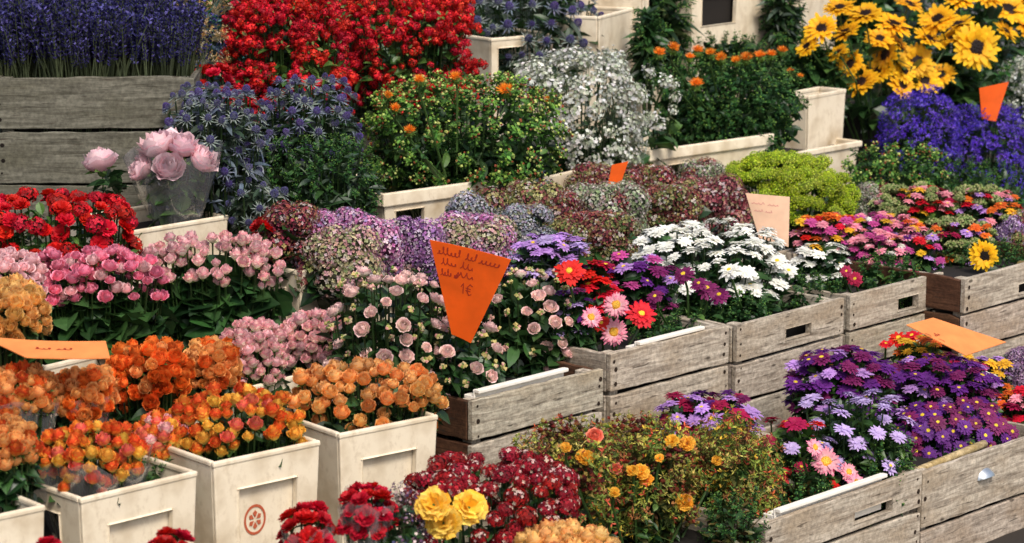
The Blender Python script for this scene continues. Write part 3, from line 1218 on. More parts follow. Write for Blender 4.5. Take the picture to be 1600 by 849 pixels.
YD = disc_p('yellow', .3, .18, 'd9a516', 'f2d43c')
YDL = disc_p('wide yellow', .4, .2, 'e08a28', 'f0c040')
PINK = rose_p('deep pink', 'f4b8c0', 'f5849e', 'f9a8bc', 1.3, 1.0)
BLUSH = rose_p('blush', 'f6f2d6', 'fae6da', 'f4a4b6', 1.75, 1.0)
PINKCREAM = rose_p('pink cream', 'f6f4d4', 'fae4d2', 'f088a2', 1.55, 1.0)
PALEPINK = rose_p('pale pink', 'f6dcd0', 'f6c4c4', 'fad4d4', 1.3)
PEACH = rose_p('peach', 'fad890', 'fdc064', 'fed694', 1.4, .4)
APRICOT = rose_p('apricot', 'f9d488', 'fcb85c', 'fdd49a', 1.45, .45)
APRICOT2 = rose_p('warm apricot', 'f8c878', 'fba84c', 'fcc280', 1.45, .45)
ORANGE = rose_p('orange', 'f8b04c', 'fc7a26', 'fe9a48', 1.4, .4)
ORANGE2 = rose_p('light orange', 'fad088', 'fdac58', 'fec884', 1.45, .4)
FLAME = rose_p('flame', 'e8e278', 'f8bc48', 'ea4426', 1.85, 1.0)
FLAME2 = rose_p('red flame', 'eeda70', 'f69a40', 'e22c20', 1.85, 1.0)
YFL = rose_p('yellow flame', 'e8e68a', 'f8d25c', 'f6a83c', 1.7, 1.0)
CORALF = rose_p('coral flame', 'f0dc80', 'f69a5c', 'f0606a', 1.7, 1.0)
RED = rose_p('red', '9a0810', 'b80a16', 'cc1420', 1.0)
YELLOW = rose_p('yellow', 'f0b428', 'f6cc40', 'fade6a', .85, 1.0)
SPRAYPINK = rose_p('spray pink', 'f6eed4', 'fae0d6', 'fac8c4', 1.1, .8)
PEONY = rose_p('peony', 'f0b8c2', 'f6c6ce', 'fce0e2', 1.05, .5)

Gr = 'rose bouquets in buckets'
# -- far left and lower left roses
bouquet('rose_bouquet', 'flame bicolour roses in clear wrap, in the slotted bucket', 'roses', (52, 672, 232, 792), .04, [(FLAME, 3), (FLAME2, 3), (YFL, 2), (CORALF, 1.5)], 0.0116, 'rose', Gr, .17, .88, 1.19, skirt=775, leaves=137, lsize=.035, pal=GREENS, wrap=(1.12, .6, .13), leafmax=.72, lo=.0, tilt=.24, hjit=.28, toward=0.2)
bouquet('rose_bouquet', 'small bunch of pink and yellow bicolour roses at the back of the slotted bucket', 'roses', (206, 655, 300, 750), .12, [(FLAME, 2), (YFL, 1), (CORALF, 2), (PINKCREAM, 1)], 0.0113, 'rose', Gr, .1, .88, 1.19, skirt=742, leaves=75, lsize=.03, pal=GREENS_L, leafmax=.72, lo=.0, tilt=.24, hjit=.28)
bouquet('rose_bouquet', 'orange roses cut by the left edge beside the flame roses', 'roses', (-70, 660, 62, 745), .04, [(ORANGE2, 3), (FLAME2, 1)], 0.0127, 'rose', Gr, .15, .88, 1.15, skirt=790, leaves=150, lsize=.045, leafmax=.72, lo=.0, tilt=.24, hjit=.28, toward=0.4)
bouquet('rose_bouquet', 'red and yellow flame roses in the bucket with the emblem', 'roses', (258, 616, 482, 732), .05, [(FLAME, 2), (FLAME2, 4), (YFL, 2.5), (CORALF, 1)], 0.0116, 'rose', Gr, .17, .88, 1.15, skirt=722, leaves=212, lsize=.04, pal=GREENS + GREENS_L, leafmax=.72, lo=.0, tilt=.24, hjit=.28, toward=0.2)
bouquet('rose_bouquet', 'apricot roses in the bucket beside the first crate', 'roses', (442, 572, 698, 676), .05, [(APRICOT, 3), (APRICOT2, 3), (PEACH, 1.5), (ORANGE2, 1)], 0.0140, 'rose', Gr, .17, .78, 1.15, skirt=682, leaves=187, lsize=.045, leafmax=.72, lo=-.12, tilt=.26, hjit=.28, toward=0.4)
bouquet('rose_bouquet', 'orange roses in clear wrap behind the flame roses', 'roses', (85, 582, 178, 645), .2, [(ORANGE2, 3), (ORANGE, 1)], 0.0136, 'rose', Gr, .12, .5, 1.11, skirt=675, leaves=62, lsize=.04, wrap=(1.1, .4, .16), leafmax=.72, lo=-.12, tilt=.26, hjit=.28, toward=0.4)
bouquet('rose_bouquet', 'amber and red roses in clear wrap at the left edge under the long orange card', 'roses', (-40, 580, 92, 663), .22, [(ORANGE2, 3), (FLAME2, 1)], 0.0127, 'rose', Gr, .12, .88, 1.11, skirt=675, leaves=75, lsize=.04, wrap=(1.1, .4, .16), leafmax=.72, lo=.0, tilt=.24, hjit=.28, toward=0.4)
bouquet('rose_bouquet', 'glowing deep orange roses in the middle of the rose buckets', 'roses', (170, 536, 304, 655), .32, [(ORANGE, 5), (ORANGE2, 1)], 0.0143, 'rose', Gr, .15, .4, 1.11, skirt=690, leaves=150, lsize=.045, leafmax=.72, lo=-.12, tilt=.26, hjit=.28, toward=0.4)
bouquet('rose_bouquet', 'small bunch of bright orange roses touching the pink cream roses', 'roses', (286, 538, 374, 602), .34, [(ORANGE, 1), (ORANGE2, 3)], 0.0140, 'rose', Gr, .12, .5, 1.11, skirt=655, leaves=137, lsize=.045, leafmax=.72, lo=-.12, tilt=.26, hjit=.28, toward=0.4)
bouquet('rose_bouquet', 'pink cream roses standing lowest, right of the orange roses', 'roses', (342, 506, 452, 626), .34, [(PINKCREAM, 4), (PALEPINK, 1)], 0.0116, 'rose', Gr, .13, .88, 1.11, skirt=640, leaves=150, lsize=.045, leafmax=.72, lo=.0, tilt=.24, hjit=.28, toward=0.2)
bouquet('rose_bouquet', 'pink cream roses just left of the spray roses', 'roses', (436, 492, 550, 607), .38, [(PINKCREAM, 3), (BLUSH, 2)], 0.0116, 'rose', Gr, .13, .88, 1.11, skirt=620, leaves=175, lsize=.045, leafmax=.72, lo=.0, tilt=.24, hjit=.28, toward=0.2)
bouquet('rose_bouquet', 'deep pink roses with dark leaves below the red spray roses', 'roses', (18, 388, 262, 518), .55, [(PINK, 5), (PALEPINK, 1)], 0.0127, 'rose', Gr, 0.12, .88, 1.09, skirt=560, leaves=262, lsize=.07, lw=.62, leafmax=.5, lo=.0, tilt=.24, hjit=.28, toward=0.35)
bouquet('rose_bouquet', 'long bunch of blush cream roses beneath the peonies', 'roses', (214, 368, 448, 490), .6, [(BLUSH, 6), (PINKCREAM, 2)], 0.0116, 'rose', Gr, 0.12, .88, 1.09, skirt=545, leaves=287, lsize=.07, lw=.62, leafmax=.5, lo=.0, tilt=.24, hjit=.28, toward=0.25)
bouquet('rose_bouquet', 'faint pale pink roses at the left edge', 'roses', (-60, 396, 72, 500), .5, [(PALEPINK, 1)], 0.0128, 'rose', Gr, .16, .78, 1.11, skirt=540, leaves=100, lsize=.06, leafmax=.72, lo=-.12, tilt=.26, hjit=.28, toward=0.35)
bouquet('rose_bouquet', 'peach orange roses at the left edge above the long orange card', 'roses', (-60, 446, 78, 530), .36, [(PEACH, 1)], 0.0143, 'rose', Gr, .16, .5, 1.11, skirt=560, leaves=100, lsize=.05, leafmax=.72, lo=-.12, tilt=.26, hjit=.28, toward=0.4)
REDS = protos('spray red', lambda r: ruffle_mesh(r, H('b80c12'), H('dc1c18'), 34, .8), 4)
bouquet('spray_rose_bouquet', 'mass of small bright red blooms under the lavender crate', 'red flowers', (-50, 298, 218, 400), .78, [(REDS, 5), (protos('red kalanchoe', lambda r: floret_dome(r, [H('c01014'), H('d41a18'), H('a00c10')], 30, .36, .75, -.4), 3), 4)], .0175, 'bloom', None, .18, .4, .85, skirt=425, leaves=420, lsize=.03, pal=GREENS_L, lo=-.7, leafmax=.75)

# -- peonies in wrap
bouquet('peony_bouquet', 'large pale pink peonies in clear wrap in front of the dark crate', 'peonies', (214, 214, 334, 296), .92, [(PEONY, 1)], .042, 'peony', 'wrapped peonies', .1, .45, .92, skirt=345, leaves=60, lsize=.05, pal=GREENS_L, wrap=(1.7, 1.0, .12), maxn=6, sq=.9)
bouquet('peony_bouquet', 'single open pale pink peony left of the wrapped ones', 'peonies', (134, 246, 214, 302), .9, [(PEONY, 1)], .038, 'peony', 'wrapped peonies', .09, .5, 1.4, skirt=345, leaves=26, lsize=.045, maxn=1)

# -- lavender
LAV = protos('lavender', lambda r: lavender_mesh(r), 5)
for i, (xa, xb, w) in enumerate(((-14, 60, 'leftmost in the dark crate'), (40, 115, 'second from the left in the dark crate'), (95, 175, 'in the middle of the dark crate'), (155, 235, 'right of the middle in the dark crate'), (215, 297, 'at the right end of the dark crate'))):
    rng = random.Random(50 + i)
    P = at_y((xa + xb) / 2, 122, 5.44)
    root = empty('lavender_bouquet', P - ZV * .1, 'dark purple lavender bunch ' + w, 'lavender', 'lavender bunches in the dark crate')
    s = mpp(P)
    for k in range(64):
        x = rng.uniform(-.5, .5) * (xb - xa) * s
        y = rng.uniform(-.1, .1)
        L = rng.uniform(.11, .185)
        d = Vector((x * 1.8 + rng.uniform(-.14, .14), rng.uniform(-.25, .12), 1)).normalized()
        inst('lavender_sprig', rng.choice(LAV), root, Matrix.Translation((x, y, .095)) @ frame(d, rng.uniform(0, 6)) @ Matrix.Scale(L, 4))

# -- red mass at the top
RT1 = ruffle_p('top red', 'b80c14', 'e0202a')
RT2 = ruffle_p('top scarlet', 'c8181c', 'f0382a')
RT3 = ruffle_p('top crimson', '8a0812', 'c0101e')
RCL = protos('red cluster', lambda r: floret_dome(r, [H('c81018'), H('e0202a'), H('a80c14'), H('d41a20'), H('8e0810'), H('ee4030')], 46, .3, .85, -.5), 4)
RCL2 = protos('scarlet cluster', lambda r: floret_dome(r, [H('d4161c'), H('f03428'), H('b81018'), H('e42a20')], 40, .32, .8, -.5), 4)


def red_spray(rng, pal):
    m = MB()
    for b in range(8):
        c = Vector((rng.uniform(-.8, .8), rng.uniform(-.8, .8), rng.uniform(-.3, .8)))
        s = rng.uniform(.2, .34)
        for k in range(26):
            z = 1 - (k + .5) / 26 * 1.5
            a = k * 2.39996
            q = math.sqrt(max(0, 1 - z * z))
            n_ = Vector((q * math.cos(a), q * math.sin(a), z))
            p = c + n_ * s * rng.uniform(.75, 1.15)
            t1 = n_.orthogonal().normalized(); t1 = Quaternion(n_, rng.uniform(0, 6)) @ t1; t2 = n_.cross(t1)
            f = s * rng.uniform(.4, .62)
            cc = jit(rng.choice(pal), rng, .25)
            m.poly((p + t1 * f + n_ * f * .3, p + t2 * f * .6, p - t1 * f * .5, p - t2 * f * .6), cc)
            m.poly((p + t2 * f + n_ * f * .4, p - t1 * f * .6, p - t2 * f * .5, p + t1 * f * .6), jit(cc, rng, .15))
    for k in range(5):
        m.leaf((rng.uniform(-.5, .5), rng.uniform(-.5, .5), rng.uniform(-.2, .6)), (rng.uniform(-1, 1), rng.uniform(-1, 1), .5), .22, .5, jit(rng.choice([H('5a7a38'), H('8a9a5a'), H('3c5c28')]), rng, .2), rng)
    m.tube([(0, 0, -1), (0, 0, 0)], .02, 3, H('2e4420'))
    return m


RSP = protos('red spray', lambda r: red_spray(r, [H('b80c14'), H('d41a1e'), H('9a0a10'), H('c8141a'), H('e02c24')]), 5)
RSP2 = protos('scarlet spray', lambda r: red_spray(r, [H('c8141a'), H('e62a20'), H('a80c14'), H('f04430')]), 5)
GB = protos('green bud', lambda r: cluster_dome(r, [H('8a9a5a'), H('a8a870'), H('6a8040')], 60, .2), 2)
bouquet('red_bouquet', 'broad crimson red blooms at the top left of the red mass', 'red flowers', (352, -30, 552, 140), 1.3, [(RSP, 6), (RSP2, 2)], .034, 'spray', 'red blooms at the back', .22, .35, .66, skirt=200, leaves=230, lsize=.045, pal=GREENS_L, lo=-.6, hjit=.3, leafmax=.9)
bouquet('red_bouquet', 'scarlet red blooms reaching over the green safflowers', 'red flowers', (530, -30, 745, 128), 1.3, [(RSP2, 4), (RSP, 4)], .034, 'spray', 'red blooms at the back', .22, .35, .66, skirt=200, leaves=230, lsize=.045, pal=GREENS_L, lo=-.6, hjit=.3, leafmax=.9)
bouquet('red_bouquet', 'few dark red blooms hanging beside the dark crate', 'red flowers', (300, 100, 372, 150), 1.12, [(RT1, 1), (RT3, 1)], .022, 'bloom', 'red blooms at the back', .12, .4, 1.45, skirt=180, leaves=40, lsize=.035)

# -- blue thistles
TH = protos('thistle', lambda r: thistle_mesh(r, H('524e78'), H('8a948e')), 4)
TH2 = protos('violet thistle', lambda r: thistle_mesh(r, H('5a4a86'), H('788090')), 3)
bouquet('thistle_bouquet', 'grey blue sea holly right of the dark crate', 'thistles', (250, 128, 420, 250), .95, [(TH, 3), (TH2, 2)], .021, 'thistle', 'sea holly bunches', .22, .45, 1.25, skirt=335, leaves=620, lsize=.05, pal=GREENS_G + [H('5a6674'), H('6c7886')], lw=.2, lo=-.7, hjit=.45)
bouquet('thistle_bouquet', 'violet sea holly left of the green safflowers', 'thistles', (396, 116, 566, 240), .98, [(TH, 2), (TH2, 3)], .021, 'thistle', 'sea holly bunches', .22, .45, 1.3, skirt=330, leaves=620, lsize=.05, pal=GREENS_G + GREENS + [H('5a6674')], lw=.2, lo=-.7, hjit=.45)
bouquet('thistle_bouquet', 'dusky blue sea holly at the top behind the white waxflower', 'thistles', (715, -40, 945, 75), 1.55, [(TH2, 1), (TH, 1)], .028, 'thistle', 'sea holly bunches', .3, .45, 1.5, skirt=130, leaves=420, lsize=.07, pal=GREENS + GREENS_G, lw=.25, lo=-.5)
bouquet('thistle_bouquet', 'pale grey sea holly low beside the burgundy hydrangeas', 'thistles', (352, 278, 450, 345), .84, [(TH, 1)], .022, 'thistle', 'sea holly bunches', .12, .4, 1.6, skirt=370, leaves=120, lsize=.04, pal=GREENS_G, lw=.3)

# -- safflowers
SAF = protos('safflower', lambda r: tuft_mesh(r, H('e07818'), H('f09a2c')), 3)
SPG = protos('green sprig', lambda r: spray_mesh(r, [H('8fae48'), H('6f9a3c'), H('c8d07a'), H('5a8a34'), H('a05a3a')], 26, .5, .07, H('3a5a28'), 'bud', [H('4a7a30'), H('2c5424'), H('6a9840'), H('3a6428')], 26, .36, .5), 4)
SPG2 = protos('dark green sprig', lambda r: spray_mesh(r, [H('48702c'), H('6c9040'), H('3a5a28')], 14, .5, .05, H('2a4420'), 'bud', [H('2c5424'), H('1f4420'), H('3a6a30')], 22, .34, .45), 4)
bouquet('safflower_bouquet', 'bright green safflowers with a few orange tufts above the windowed bucket', 'safflowers', (566, 122, 884, 264), .98, [(SPG, 1)], .05, 'sprig', 'safflower bunches', .3, .45, .62, skirt=292, leaves=520, lsize=.04, pal=GREENS + GREENS_L[:2], lo=-.75, disc=None)
bouquet('safflower_bouquet', 'dark leafy safflowers with a row of orange tufts on top', 'safflowers', (1012, 92, 1262, 190), 1.08, [(SPG2, 1)], .055, 'sprig', 'safflower bunches', .28, .45, .62, skirt=220, leaves=620, lsize=.045, pal=GREENS, lo=-.8)


def single_heads(name, label, cat, spots, lst, size, v, part, group=None, disc=None, face=(0, -.7, .7), stem=.12, dl=None, zb=None):
    """heads at stated pixels (x, y[, size factor, facing])"""
    rng = random.Random(hash_(label))
    P0 = at(spots[0][0], spots[0][1], v)
    cx = sum(q[0] for q in spots) / len(spots); cy = max(q[1] for q in spots)
    B = at(cx, cy, v + .03)
    B.z = max(B.z - stem, shelf_z(v) + .03) if zb is None else zb
    root = empty(name, B, label, cat, group)
    sm = MB(); lf = MB()
    for q in spots:
        x, y = q[0], q[1]
        k = q[2] if len(q) > 2 else 1
        f = q[3] if len(q) > 3 else face
        vv = v + (q[4] if len(q) > 4 else rng.uniform(-.02, .02))
        p = at(x, y, vv) - B
        d = (Vector(f) + Vector((rng.uniform(-.2, .2), rng.uniform(-.1, .1), rng.uniform(-.15, .15)))).normalized()
        hd = inst(part, rng.choice(lst), root, Matrix.Translation(p) @ frame(d, rng.uniform(0, 6)) @ Matrix.Scale(size * k, 4))
        if disc:
            inst('disc', rng.choice(disc), hd, Matrix.Translation((0, 0, .05)))
        e = p - d * size * .1
        sm.tube([(p.x * .3, p.y * .3 + .02, 0), e - d * size * 1.2 - ZV * .01, e], .0026, 5, H('3c5a28'), cap=False)
        for j in range(3):
            t = rng.uniform(.3, .9)
            L = size * rng.uniform(1, 1.5)
            lf.leaf(e.lerp(Vector((p.x * .3, p.y * .3, 0)), t) * 1.0, (rng.uniform(-1, 1), rng.uniform(-.9, .5), rng.uniform(-.2, .7)), L * .5, L, jit(rng.choice(GREENS + GREENS_L), rng, .2), rng, .25, .35, 3)
    sm.build('stems', LEAF, root)
    lf.build('foliage', LEAF, root)
    return root


single_heads('safflower_bouquet', 'row of orange safflower tufts along the top of the dark foliage', 'safflowers', [(1030, 84), (1052, 76), (1078, 90, .8), (1090, 80), (1110, 84, .9), (1126, 92, 1.1), (1150, 96, .9), (1166, 92, 1.1), (1188, 88), (1205, 86, .9), (1222, 80, .9), (1088, 132, 1.1), (1236, 112, .7), (1250, 120, .6)], SAF, .02, 1.02, 'tuft', 'safflower bunches', None, (0, -.4, .9), .1)
single_heads('safflower_bouquet', 'orange safflower tufts dotted over the bright green bunch', 'safflowers', [(640, 205, 1), (618, 170, .9), (712, 122, 1.1), (655, 126, 1), (790, 142, 1.4), (858, 158, 1), (828, 178, .7), (606, 150, .8)], SAF, .0165, .86, 'tuft', 'safflower bunches', None, (0, -.6, .8), .1)

# -- white waxflower and gypsophila
WAX = protos('waxflower', lambda r: spray_mesh(r, [H('d8d8d0'), H('c4c6ba'), H('ececE6'), H('b0b6a2'), H('a0a88c')], 44, .55, .075, H('8a9474'), 'star', [H('7a8a64'), H('94a07c')], 8, .2, .25), 5)
bouquet('waxflower_bouquet', 'full white waxflower bunch between the two safflower bunches', 'waxflowers', (792, 84, 1008, 222), 1.0, [(WAX, 1)], .055, 'spray', 'white filler flowers', .24, .35, .5, skirt=256, leaves=330, lsize=.035, pal=GREENS_G + GREENS, lw=.25, lo=-.75, stemcol=H('56664a'))
single_heads('waxflower_bouquet', 'thin white waxflower sprigs against the dark foliage', 'waxflowers', [(1012, 122, 1), (1036, 136, 1), (1050, 140, .8), (1052, 160, .8), (1050, 178, .7), (1006, 196, 1), (1030, 206, 1.1), (1020, 192, .9)], WAX, .045, .93, 'spray', 'white filler flowers', None, (.1, -.5, .8), .1)
bouquet('gypsophila_bouquet', 'white gypsophila at the right edge beside the violet statice', 'gypsophila', (1556, 96, 1660, 180), 1.1, [(WAX, 1)], .05, 'spray', 'white filler flowers', .2, .35, .55, skirt=200, leaves=100, lsize=.03, pal=GREENS_G, lo=-.6)

# -- sunflowers
SUN = protos('sunflower', lambda r: daisy_mesh(r, H('e8a010'), H('f9c81e'), 24, 2, .24, cup=.1, r0=.34, curl=.02, taper=.75), 4)
SUND = disc_p('sunflower', .44, .12, '4a2410', '1c0d08')
f0 = (0, -1, .25)
SPOTS = [(1284, 46, .8, (-.3, -.6, .8)), (1352, 24, .85, (-.2, -.35, 1)), (1396, 40, .85, (.1, -.5, 1)), (1386, 86, .95, (-.9, -.5, .25)), (1432, 96, .85, (.2, -1, .3)), (1346, 130, .9, (-.3, -.5, .9)), (1420, 8, .7, (.2, -.3, 1)), (1466, 32, .9, (-.4, -.6, .6))]
single_heads('sunflower_bouquet', 'sunflowers above the square vase, mostly seen from the side', 'sunflowers', SPOTS + [(1322, 52, .75, (-.5, -.3, .9)), (1402, 70, .7, (.6, -.3, .8)), (1374, 112, .75, (-.3, -.6, .7)), (1450, 62, .8, (.5, -.3, .8)), (1444, 128, .8, (.1, -.6, .7)), (1310, 84, .6, (-.6, -.2, .7)), (1262, 74, .6, (-.5, -.4, .7)), (1312, 14, .75, (-.3, -.4, 1)), (1330, 100, .65, (-.2, -.7, .5)), (1374, 62, .7, (.2, -.5, .8)), (1412, 112, .6, (.2, -.8, .5))], SUN, .07, 1.2, 'sunflower', 'sunflower bunches', SUND, f0, .16)
single_heads('sunflower_bouquet', 'large open sunflower facing out with smaller ones around it', 'sunflowers', [(1524, 74, 1.12, (.05, -1, .28), -.06), (1470, 118, .7, (-.2, -.5, .6)), (1408, 134, .7, (.3, -.6, .5)), (1490, 62, .8, (-.5, -.3, .8)), (1498, 40, .8, (-.2, -.2, 1))], SUN, .07, 1.17, 'sunflower', 'sunflower bunches', SUND, f0, .16)
single_heads('sunflower_bouquet', 'sunflowers cut off by the top right corner', 'sunflowers', [(1575, 16, 1, (.3, -.5, .8)), (1608, 40, 1, (.3, -.6, .6)), (1500, 0, .9, (0, -.5, 1)), (1545, -6, .9, (0, -.5, 1)), (1570, 50, .7, (.5, -.4, .8)), (1592, -8, .9, (0, -.5, 1))], SUN, .07, 1.3, 'sunflower', 'sunflower bunches', SUND, f0, .16)
SUNLEAF = MB()
bouquet('foliage_bouquet', 'large dark sunflower leaves below the sunflower heads', 'foliage', (1300, 60, 1590, 175), 1.3, [(SPG2, 1)], .06, 'sprig', None, .24, .4, .8, skirt=235, leaves=330, lsize=.1, lw=.62, pal=GREENS, lo=-.8)

# -- violet statice
STA = protos('statice', lambda r: spray_mesh(r, [H('5a30c0'), H('4a26b0'), H('6c46d0'), H('3a1c94'), H('8468dc')], 44, .55, .1, H('32402a'), 'tuft'), 4)
bouquet('statice_bouquet', 'vivid violet statice left of the small orange card', 'statice', (1378, 146, 1500, 248), .95, [(STA, 1)], .05, 'spray', 'violet statice bunches', .2, .35, .62, skirt=275, leaves=150, lsize=.04, pal=GREENS, lo=-.7)
bouquet('statice_bouquet', 'vivid violet statice hanging over at the right edge', 'statice', (1468, 165, 1612, 300), .9, [(STA, 1)], .05, 'spray', 'violet statice bunches', .2, .35, .62, skirt=312, leaves=150, lsize=.04, pal=GREENS, lo=-.8)

# -- lime dome and the greens beside it
LIME = protos('lime', lambda r: cluster_dome(r, [H('aec426'), H('c2d234'), H('98b420'), H('d2dc58'), H('80a01c')], 200, .085, .8, -.3, .16), 4)
bouquet('chrysanthemum_bouquet', 'domed lime green chrysanthemums behind the peach card', 'chrysanthemums', (1114, 238, 1338, 345), .78, [(LIME, 1)], .022, 'flower_head', None, .22, .6, .95, sq=.85, hjit=.25, tilt=.4, skirt=345, leaves=120, lsize=.03, pal=GREENS_L)
bouquet('foliage_bouquet', 'loose yellow green filler foliage right of the lime chrysanthemums', 'foliage', (1318, 228, 1490, 300), .75, [(SPG, 2), (SPG2, 1)], .045, 'sprig', None, .2, .45, .7, skirt=320, leaves=260, lsize=.035, pal=GREENS_L + GREENS, lo=-.6)

# -- hydrangeas
def hyd(key, *c):
    return protos('hydrangea ' + key, lambda r: floret_dome(r, [H(x) for x in c], 165, .115, tips=.24 if 'mauve' in key else .1), 3)


HM = hyd('mauve', 'a86eae', 'c08cc0', '8c5a98', 'b87cae', '9a7c9c')
HP = hyd('pink mauve', 'b4689a', 'cc86b2', '98507f', 'd09cbc', 'a890b8')
HG = hyd('green pink', 'a09a70', 'c09a8c', 'b07c80', 'cac09c', '869060', 'd8aeb0')
HB = hyd('burgundy', '7c2a3a', '943c48', '5e222c', 'a06a58', '968654', '8a4a3a')
HX = hyd('grey lilac', 'a29cae', 'b8b0c2', '848c90', '9ca4b0', '8a8c76')
HO = hyd('olive burgundy', '7c7840', '9c985c', '7a3e3e', '8c5450', 'aca474', '647440')
HS = hyd('sage', '889870', 'a4b08a', '9a867e', '74845e', 'ac9a98', 'b8bca0')
Gh = 'hydrangea heads in the middle of the stall'
hyd_list = [
    (405, 312, 500, 400, .64, HB, 'burgundy hydrangeas above the first cream bucket window', .048),
    (442, 332, 620, 418, .6, HP, 'pink mauve hydrangeas over the bucket with the window', .05),
    (478, 352, 588, 436, .54, HG, 'greenish pink hydrangea drooping over the cream bucket', .056),
    (604, 342, 690, 428, .56, HM, 'purple mauve hydrangeas just left of the tall orange card', .045),
    (664, 336, 806, 408, .62, HP, 'pink mauve hydrangeas directly behind the tall orange card', .05),
    (706, 300, 790, 345, .72, HX, 'grey lilac hydrangea below the windowed bucket', .044),
    (776, 286, 900, 356, .72, HO, 'olive and burgundy hydrangeas left of the small orange tag', .044),
    (786, 322, 860, 380, .62, HX, 'silvery lilac hydrangea behind the lilac asters', .04),
    (880, 284, 1010, 362, .68, HS, 'sage green and pink hydrangeas in the middle of the stall', .046),
    (890, 258, 1000, 312, .8, HB, 'dark burgundy hydrangea behind the small orange tag', .04),
    (856, 332, 990, 394, .58, HO, 'olive hydrangeas just behind the red asters', .042),
    (972, 258, 1062, 312, .84, HB, 'dark burgundy hydrangea under the dark windowed bucket', .04),
    (1000, 288, 1090, 352, .72, HO, 'olive hydrangea left of the burgundy one by the peach card', .042),
    (1046, 276, 1168, 352, .72, hyd('plum', '8a3a46', '9c5056', '722c3c', 'b07c72', '968464'), 'plum hydrangeas left of the peach card', .046),
    (1060, 250, 1130, 288, .9, HS, 'pale sage hydrangea under the rim left of the lime dome', .036),
    (1330, 286, 1400, 330, .74, HS, 'muted sage hydrangea right of the lime dome', .036),
    (1560, 330, 1640, 402, .2, hyd('lilac', 'a888b8', 'bca0c8', '9474a8'), 'lilac hydrangea at the right edge by the small sunflower', .036),
    (1562, 538, 1660, 620, -.16, hyd('dusty lilac', 'a884a8', 'b898b8', '8a6a90'), 'dusty lilac hydrangea at the right edge by the lying card', .034),
]
for x0, y0, x1, y1, v, lst, lab, sz in hyd_list:
    bouquet('hydrangea_bouquet', lab, 'hydrangeas', (x0 - 6, y0, x1 + 6, y1), v, [(lst, 3.2), (HG if lst in (HM, HP) else HB if lst in (HS, HO) else HO, .8)], sz * .74, 'flower_head', Gh, None, .35, 1.0, hjit=.35, skirt=y1 + 40, leaves=50, lsize=.07, lw=.6, pal=GREENS)
bouquet('red_bouquet', 'small crimson blooms beside the burgundy hydrangeas', 'red flowers', (392, 336, 425, 396), .66, [(RT3, 1), (RT1, 1)], .018, 'bloom', None, .08, .4, 1.4, skirt=420, leaves=30, lsize=.03)
bouquet('filler_bouquet', 'powder blue tufts under the waxflower bucket', 'blue flowers', (800, 262, 862, 300), .86, [(protos('blue spray', lambda r: spray_mesh(r, [H('8a9ab8'), H('a0aec8'), H('6a7a98')], 30, .5, .07, H('4a5a48'), 'star'), 2), 1)], .035, 'spray', None, .1, .4, .7, skirt=320, leaves=50, lsize=.03)

# -- spray roses over the first crate
SPB = protos('spray bud', lambda r: spray_mesh(r, [H('c8b878'), H('a8b868'), H('e0a898'), H('7f9a48'), H('d8c8a0')], 9, .6, .32, H('3c5a2a'), 'bud', [H('2c5424'), H('21401d'), H('3a6430')], 18, .34, .5), 4)
bouquet('spray_rose_bouquet', 'pale pink spray roses left of the tall orange card', 'spray roses', (508, 424, 700, 560), .2, [(SPRAYPINK, 3), (SPB, 3)], .0135, 'rose', 'spray rose bushes', .22, .45, 2.0, skirt=622, leaves=420, lsize=.036, pal=GREENS, lo=-.75)
bouquet('spray_rose_bouquet', 'budding spray roses spilling over the liner of the first crate', 'spray roses', (600, 500, 790, 600), .12, [(SPB, 6), (SPRAYPINK, 1.6)], .014, 'bud', 'spray rose bushes', .16, .45, 1.9, skirt=632, leaves=380, lsize=.036, pal=GREENS, lo=-.8)
bouquet('spray_rose_bouquet', 'dark leafy spray roses right of the tall orange card', 'spray roses', (744, 424, 905, 540), .2, [(SPB, 3), (SPRAYPINK, 1.4)], .0135, 'bud', 'spray rose bushes', .2, .45, 2.2, skirt=592, leaves=520, lsize=.045, pal=GREENS, lo=-.75)

# -- asters in the middle row
A_LIL = aster_p('lilac', 'c090d4', 'c698dc', 24, 4, .27, cup=.05)
A_PUR = aster_p('purple', '501862', '6e2a8a', 24, 4, .27, cup=.05)
A_DKP = aster_p('dark purple', '5c1044', '842460', 24, 4, .27, cup=.05)
A_RED = aster_p('red', 'c00a14', 'e01c20', 24, 4, .27, cup=.05)
A_CRI = aster_p('crimson', '8c0a34', 'b01848', 24, 4, .27, cup=.05)
A_PNK = aster_p('pink', 'f4d8d4', 'e87898', 30, 2, .18)
A_WHT = aster_p('white', 'f0eedc', 'fafaf4', 22, 4, .31, cup=.08)
A_MAG = aster_p('magenta', 'b83a84', 'd05a9c', 24, 4, .27, cup=.05)
A_ORG = aster_p('orange', 'e0641c', 'ec7c2c', 24, 4, .27, cup=.05)
A_YEL = aster_p('yellow', 'e4a818', 'f2c83a', 24, 4, .27, cup=.05)
A_ROSE = aster_p('rose', 'e88898', 'f0a4b0', 24, 4, .27, cup=.05)
A_LAV = aster_p('lavender', 'd8c4e8', 'c0a4dc', 26, 4, .24, cup=.05)
ALL = [A_LIL, A_PUR, A_DKP, A_RED, A_CRI, A_PNK, A_WHT, A_MAG, A_ORG, A_YEL, A_ROSE, A_LAV]
DISC = {id(l): YD for l in ALL}
DISC[id(A_PNK)] = YDL
Ga = 'aster bunches in the crates'
AK = dict(part='aster', group=Ga, up=.84, disc_p=.22, leafmax=.85, tilt=.26, hjit=.3, pal=GREENS, disc=DISC)


